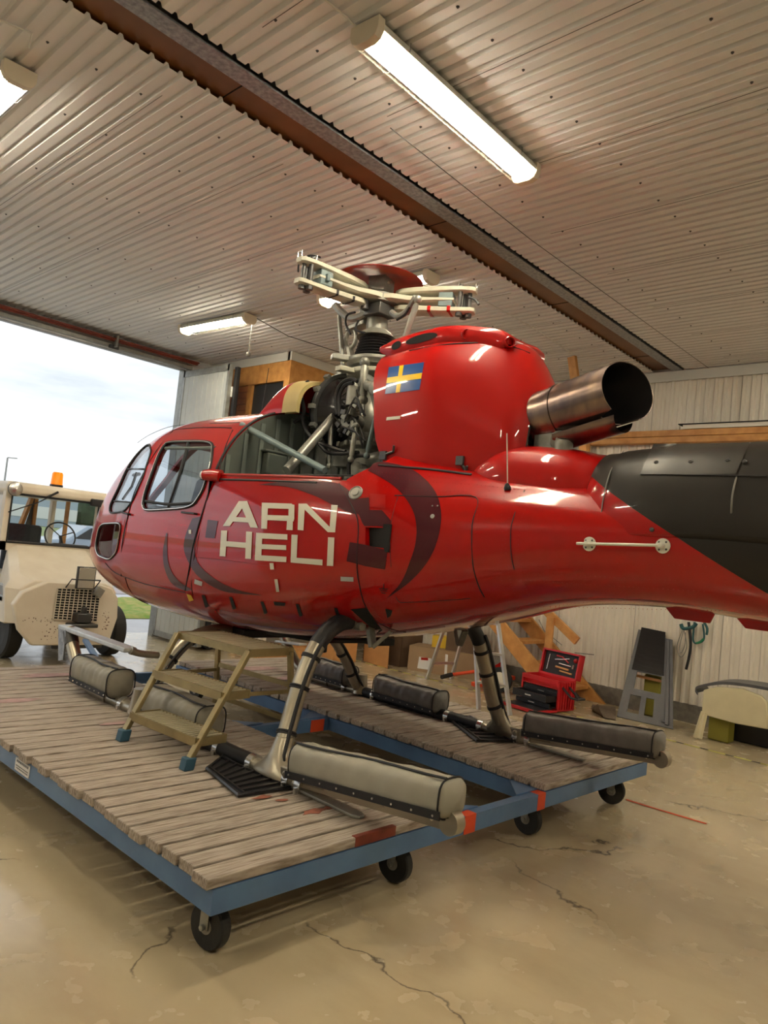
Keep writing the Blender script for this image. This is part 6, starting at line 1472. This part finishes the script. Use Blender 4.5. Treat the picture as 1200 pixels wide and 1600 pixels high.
b = MB(); b.tube(bez([A(u, v, x=xs-.02) for u, v in [(1085, 972), (1083, 1000), (1090, 1005), (1100, 998), (1098, 975)]], 6), .011, 6); b.tube(bez([A(u, v, x=xs-.03) for u, v in [(1088, 1005), (1094, 1003), (1100, 998)]], 6), .014, 6, 1); b.tube(bez([A(u, v, x=xs-.03) for u, v in [(1086, 970), (1092, 974), (1104, 968)]], 6), .007, 6, 2)
b.tube(bez([A(u, v, x=xs-.02) for u, v in [(1100, 972), (1105, 982), (1104, 992)]], 6), .014, 6)
mat('strap_green', (.02, .22, .10), .6)
tag(b.build('lifting_sling', ['strap_teal', 'strap_green', 'white_paper']), 'dark green looped sling hanging on the corrugated wall', 'strap')
# floor markings
b = MB(); y = -2.0; k = 0
while y < 7.9:
    b.prism([V(7.70, y, .001), V(7.73, y, .001), V(7.73, y+.16, .001), V(7.70, y+.16, .001)], (0, 0, .0012), 0); b.prism([V(7.70, y+.16, .001), V(7.73, y+.16, .001), V(7.73, y+.24, .001), V(7.70, y+.24, .001)], (0, 0, .0012), 1); y += .24
tag(b.build('floor_tape', ['tape_yellow', 'black_rubber']), 'worn yellow and black tape line on the floor along the right wall', 'floor tape')
b = MB(); P_ = bez([A(u, v, z=.003) for u, v in ((978, 1249), (1010, 1259), (1060, 1274), (1104, 1287))], 6)
b.grid([[p+V(-.013, 0, 0), p+V(.013, 0, 0)] for p in P_]); tag(b.build('orange_paint_line', 'orange_paint', fix=False), 'short orange painted line on the floor beyond the trolley wheel', 'floor marking')
# ================================================================== FAR OUTSIDE
rn = random.Random(11)
b = MB()
for k in range(90):
    x = -60+k*3.6+rn.uniform(-1, 1); y = 190+rn.uniform(-6, 6); h = rn.uniform(3.5, 8.5); w_ = rn.uniform(2.5, 4)
    b.ball((x, y, h*.5), 1, 8, 0, (w_, 3, h*.55)); b.ball((x+w_*.5, y-1, h*.4), 1, 7, 0, (w_*.7, 2.5, h*.42))
tag(b.build('tree_line', 'leaves'), 'low line of dark trees on the far horizon outside the door', 'trees')['kind'] = 'stuff'
b = MB(); p = A(12, 715, y=60.); b.cyl((p.x, 60, 0), p, .07, 8); b.bar(p, p+V(.7, 0, .05), .10, .08); tag(b.build('lamp_post', 'grey_metal'), 'thin lamp post against the sky at the far left', 'lamp post')
def car(x, y, label, m='car_paint'):
    t = thing('parked_car', label, 'car', (x, y, 0), 'cars parked outside')
    P_ = [(0, .35), (0, .75), (.15, .85), (1.0, .95), (1.6, 1.42), (3.0, 1.45), (3.7, 1.0), (4.2, .95), (4.3, .4)]
    b = MB(); b.prism([V(x-2.1+a_, y, z) for a_, z in P_], (0, 1.7, 0)); b.build('car_body', m, t, bevel=.08)
    b = MB(); b.prism([V(x-2.1+a_, y-.01, z) for a_, z in ((1.2, .98), (1.7, 1.36), (2.95, 1.38), (3.5, 1.0))], (0, 1.72, 0)); b.build('car_window', 'black_gloss', t)
    for a_ in (.85, 3.4):
        for yy in (0, 1.7): b = MB(); b.lathe((x-2.1+a_, y+yy, .33), (0, 1, 0), [(0, -.1), (.33, -.1), (.33, .1), (0, .1)], 18); b.build('wheel', 'tyre', t)
car(11.5, 24, 'pale blue car parked outside, seen through the tug cab'); car(9.5, 44, 'distant pale car seen through the left of the tug windscreen', 'white_paper')
b = MB(); b.bb(16, 52, 118, 126, 0, 4.5); b.bb(16, 52, 117.9, 118, 1.2, 3.0, 1); tag(b.build('distant_building', ['car_paint', 'white_paper']), 'low pale blue grey building far away beyond the field', 'building')
van = thing('white_van', 'white van roof edge beside the tug at the left border', 'van', (3.9, 12.5, 0))
q = A(2, 757, y=12.0)
b = MB(); b.bb(q.x-2.4, q.x+.15, 12.0, 15.0, .35, q.z); b.build('van_body', 'white_paper', van, bevel=.08); b = MB(); b.bb(q.x-2.3, q.x+.0, 11.99, 12.0, q.z-.75, q.z-.25); b.build('van_window', 'black_gloss', van)
for xx in (q.x-2.1, q.x-.2):
    b = MB(); b.lathe((xx, 12.4, .34), (1, 0, 0), [(0, -.1), (.34, -.1), (.34, .1), (0, .1)], 18); b.build('wheel', 'tyre', van)
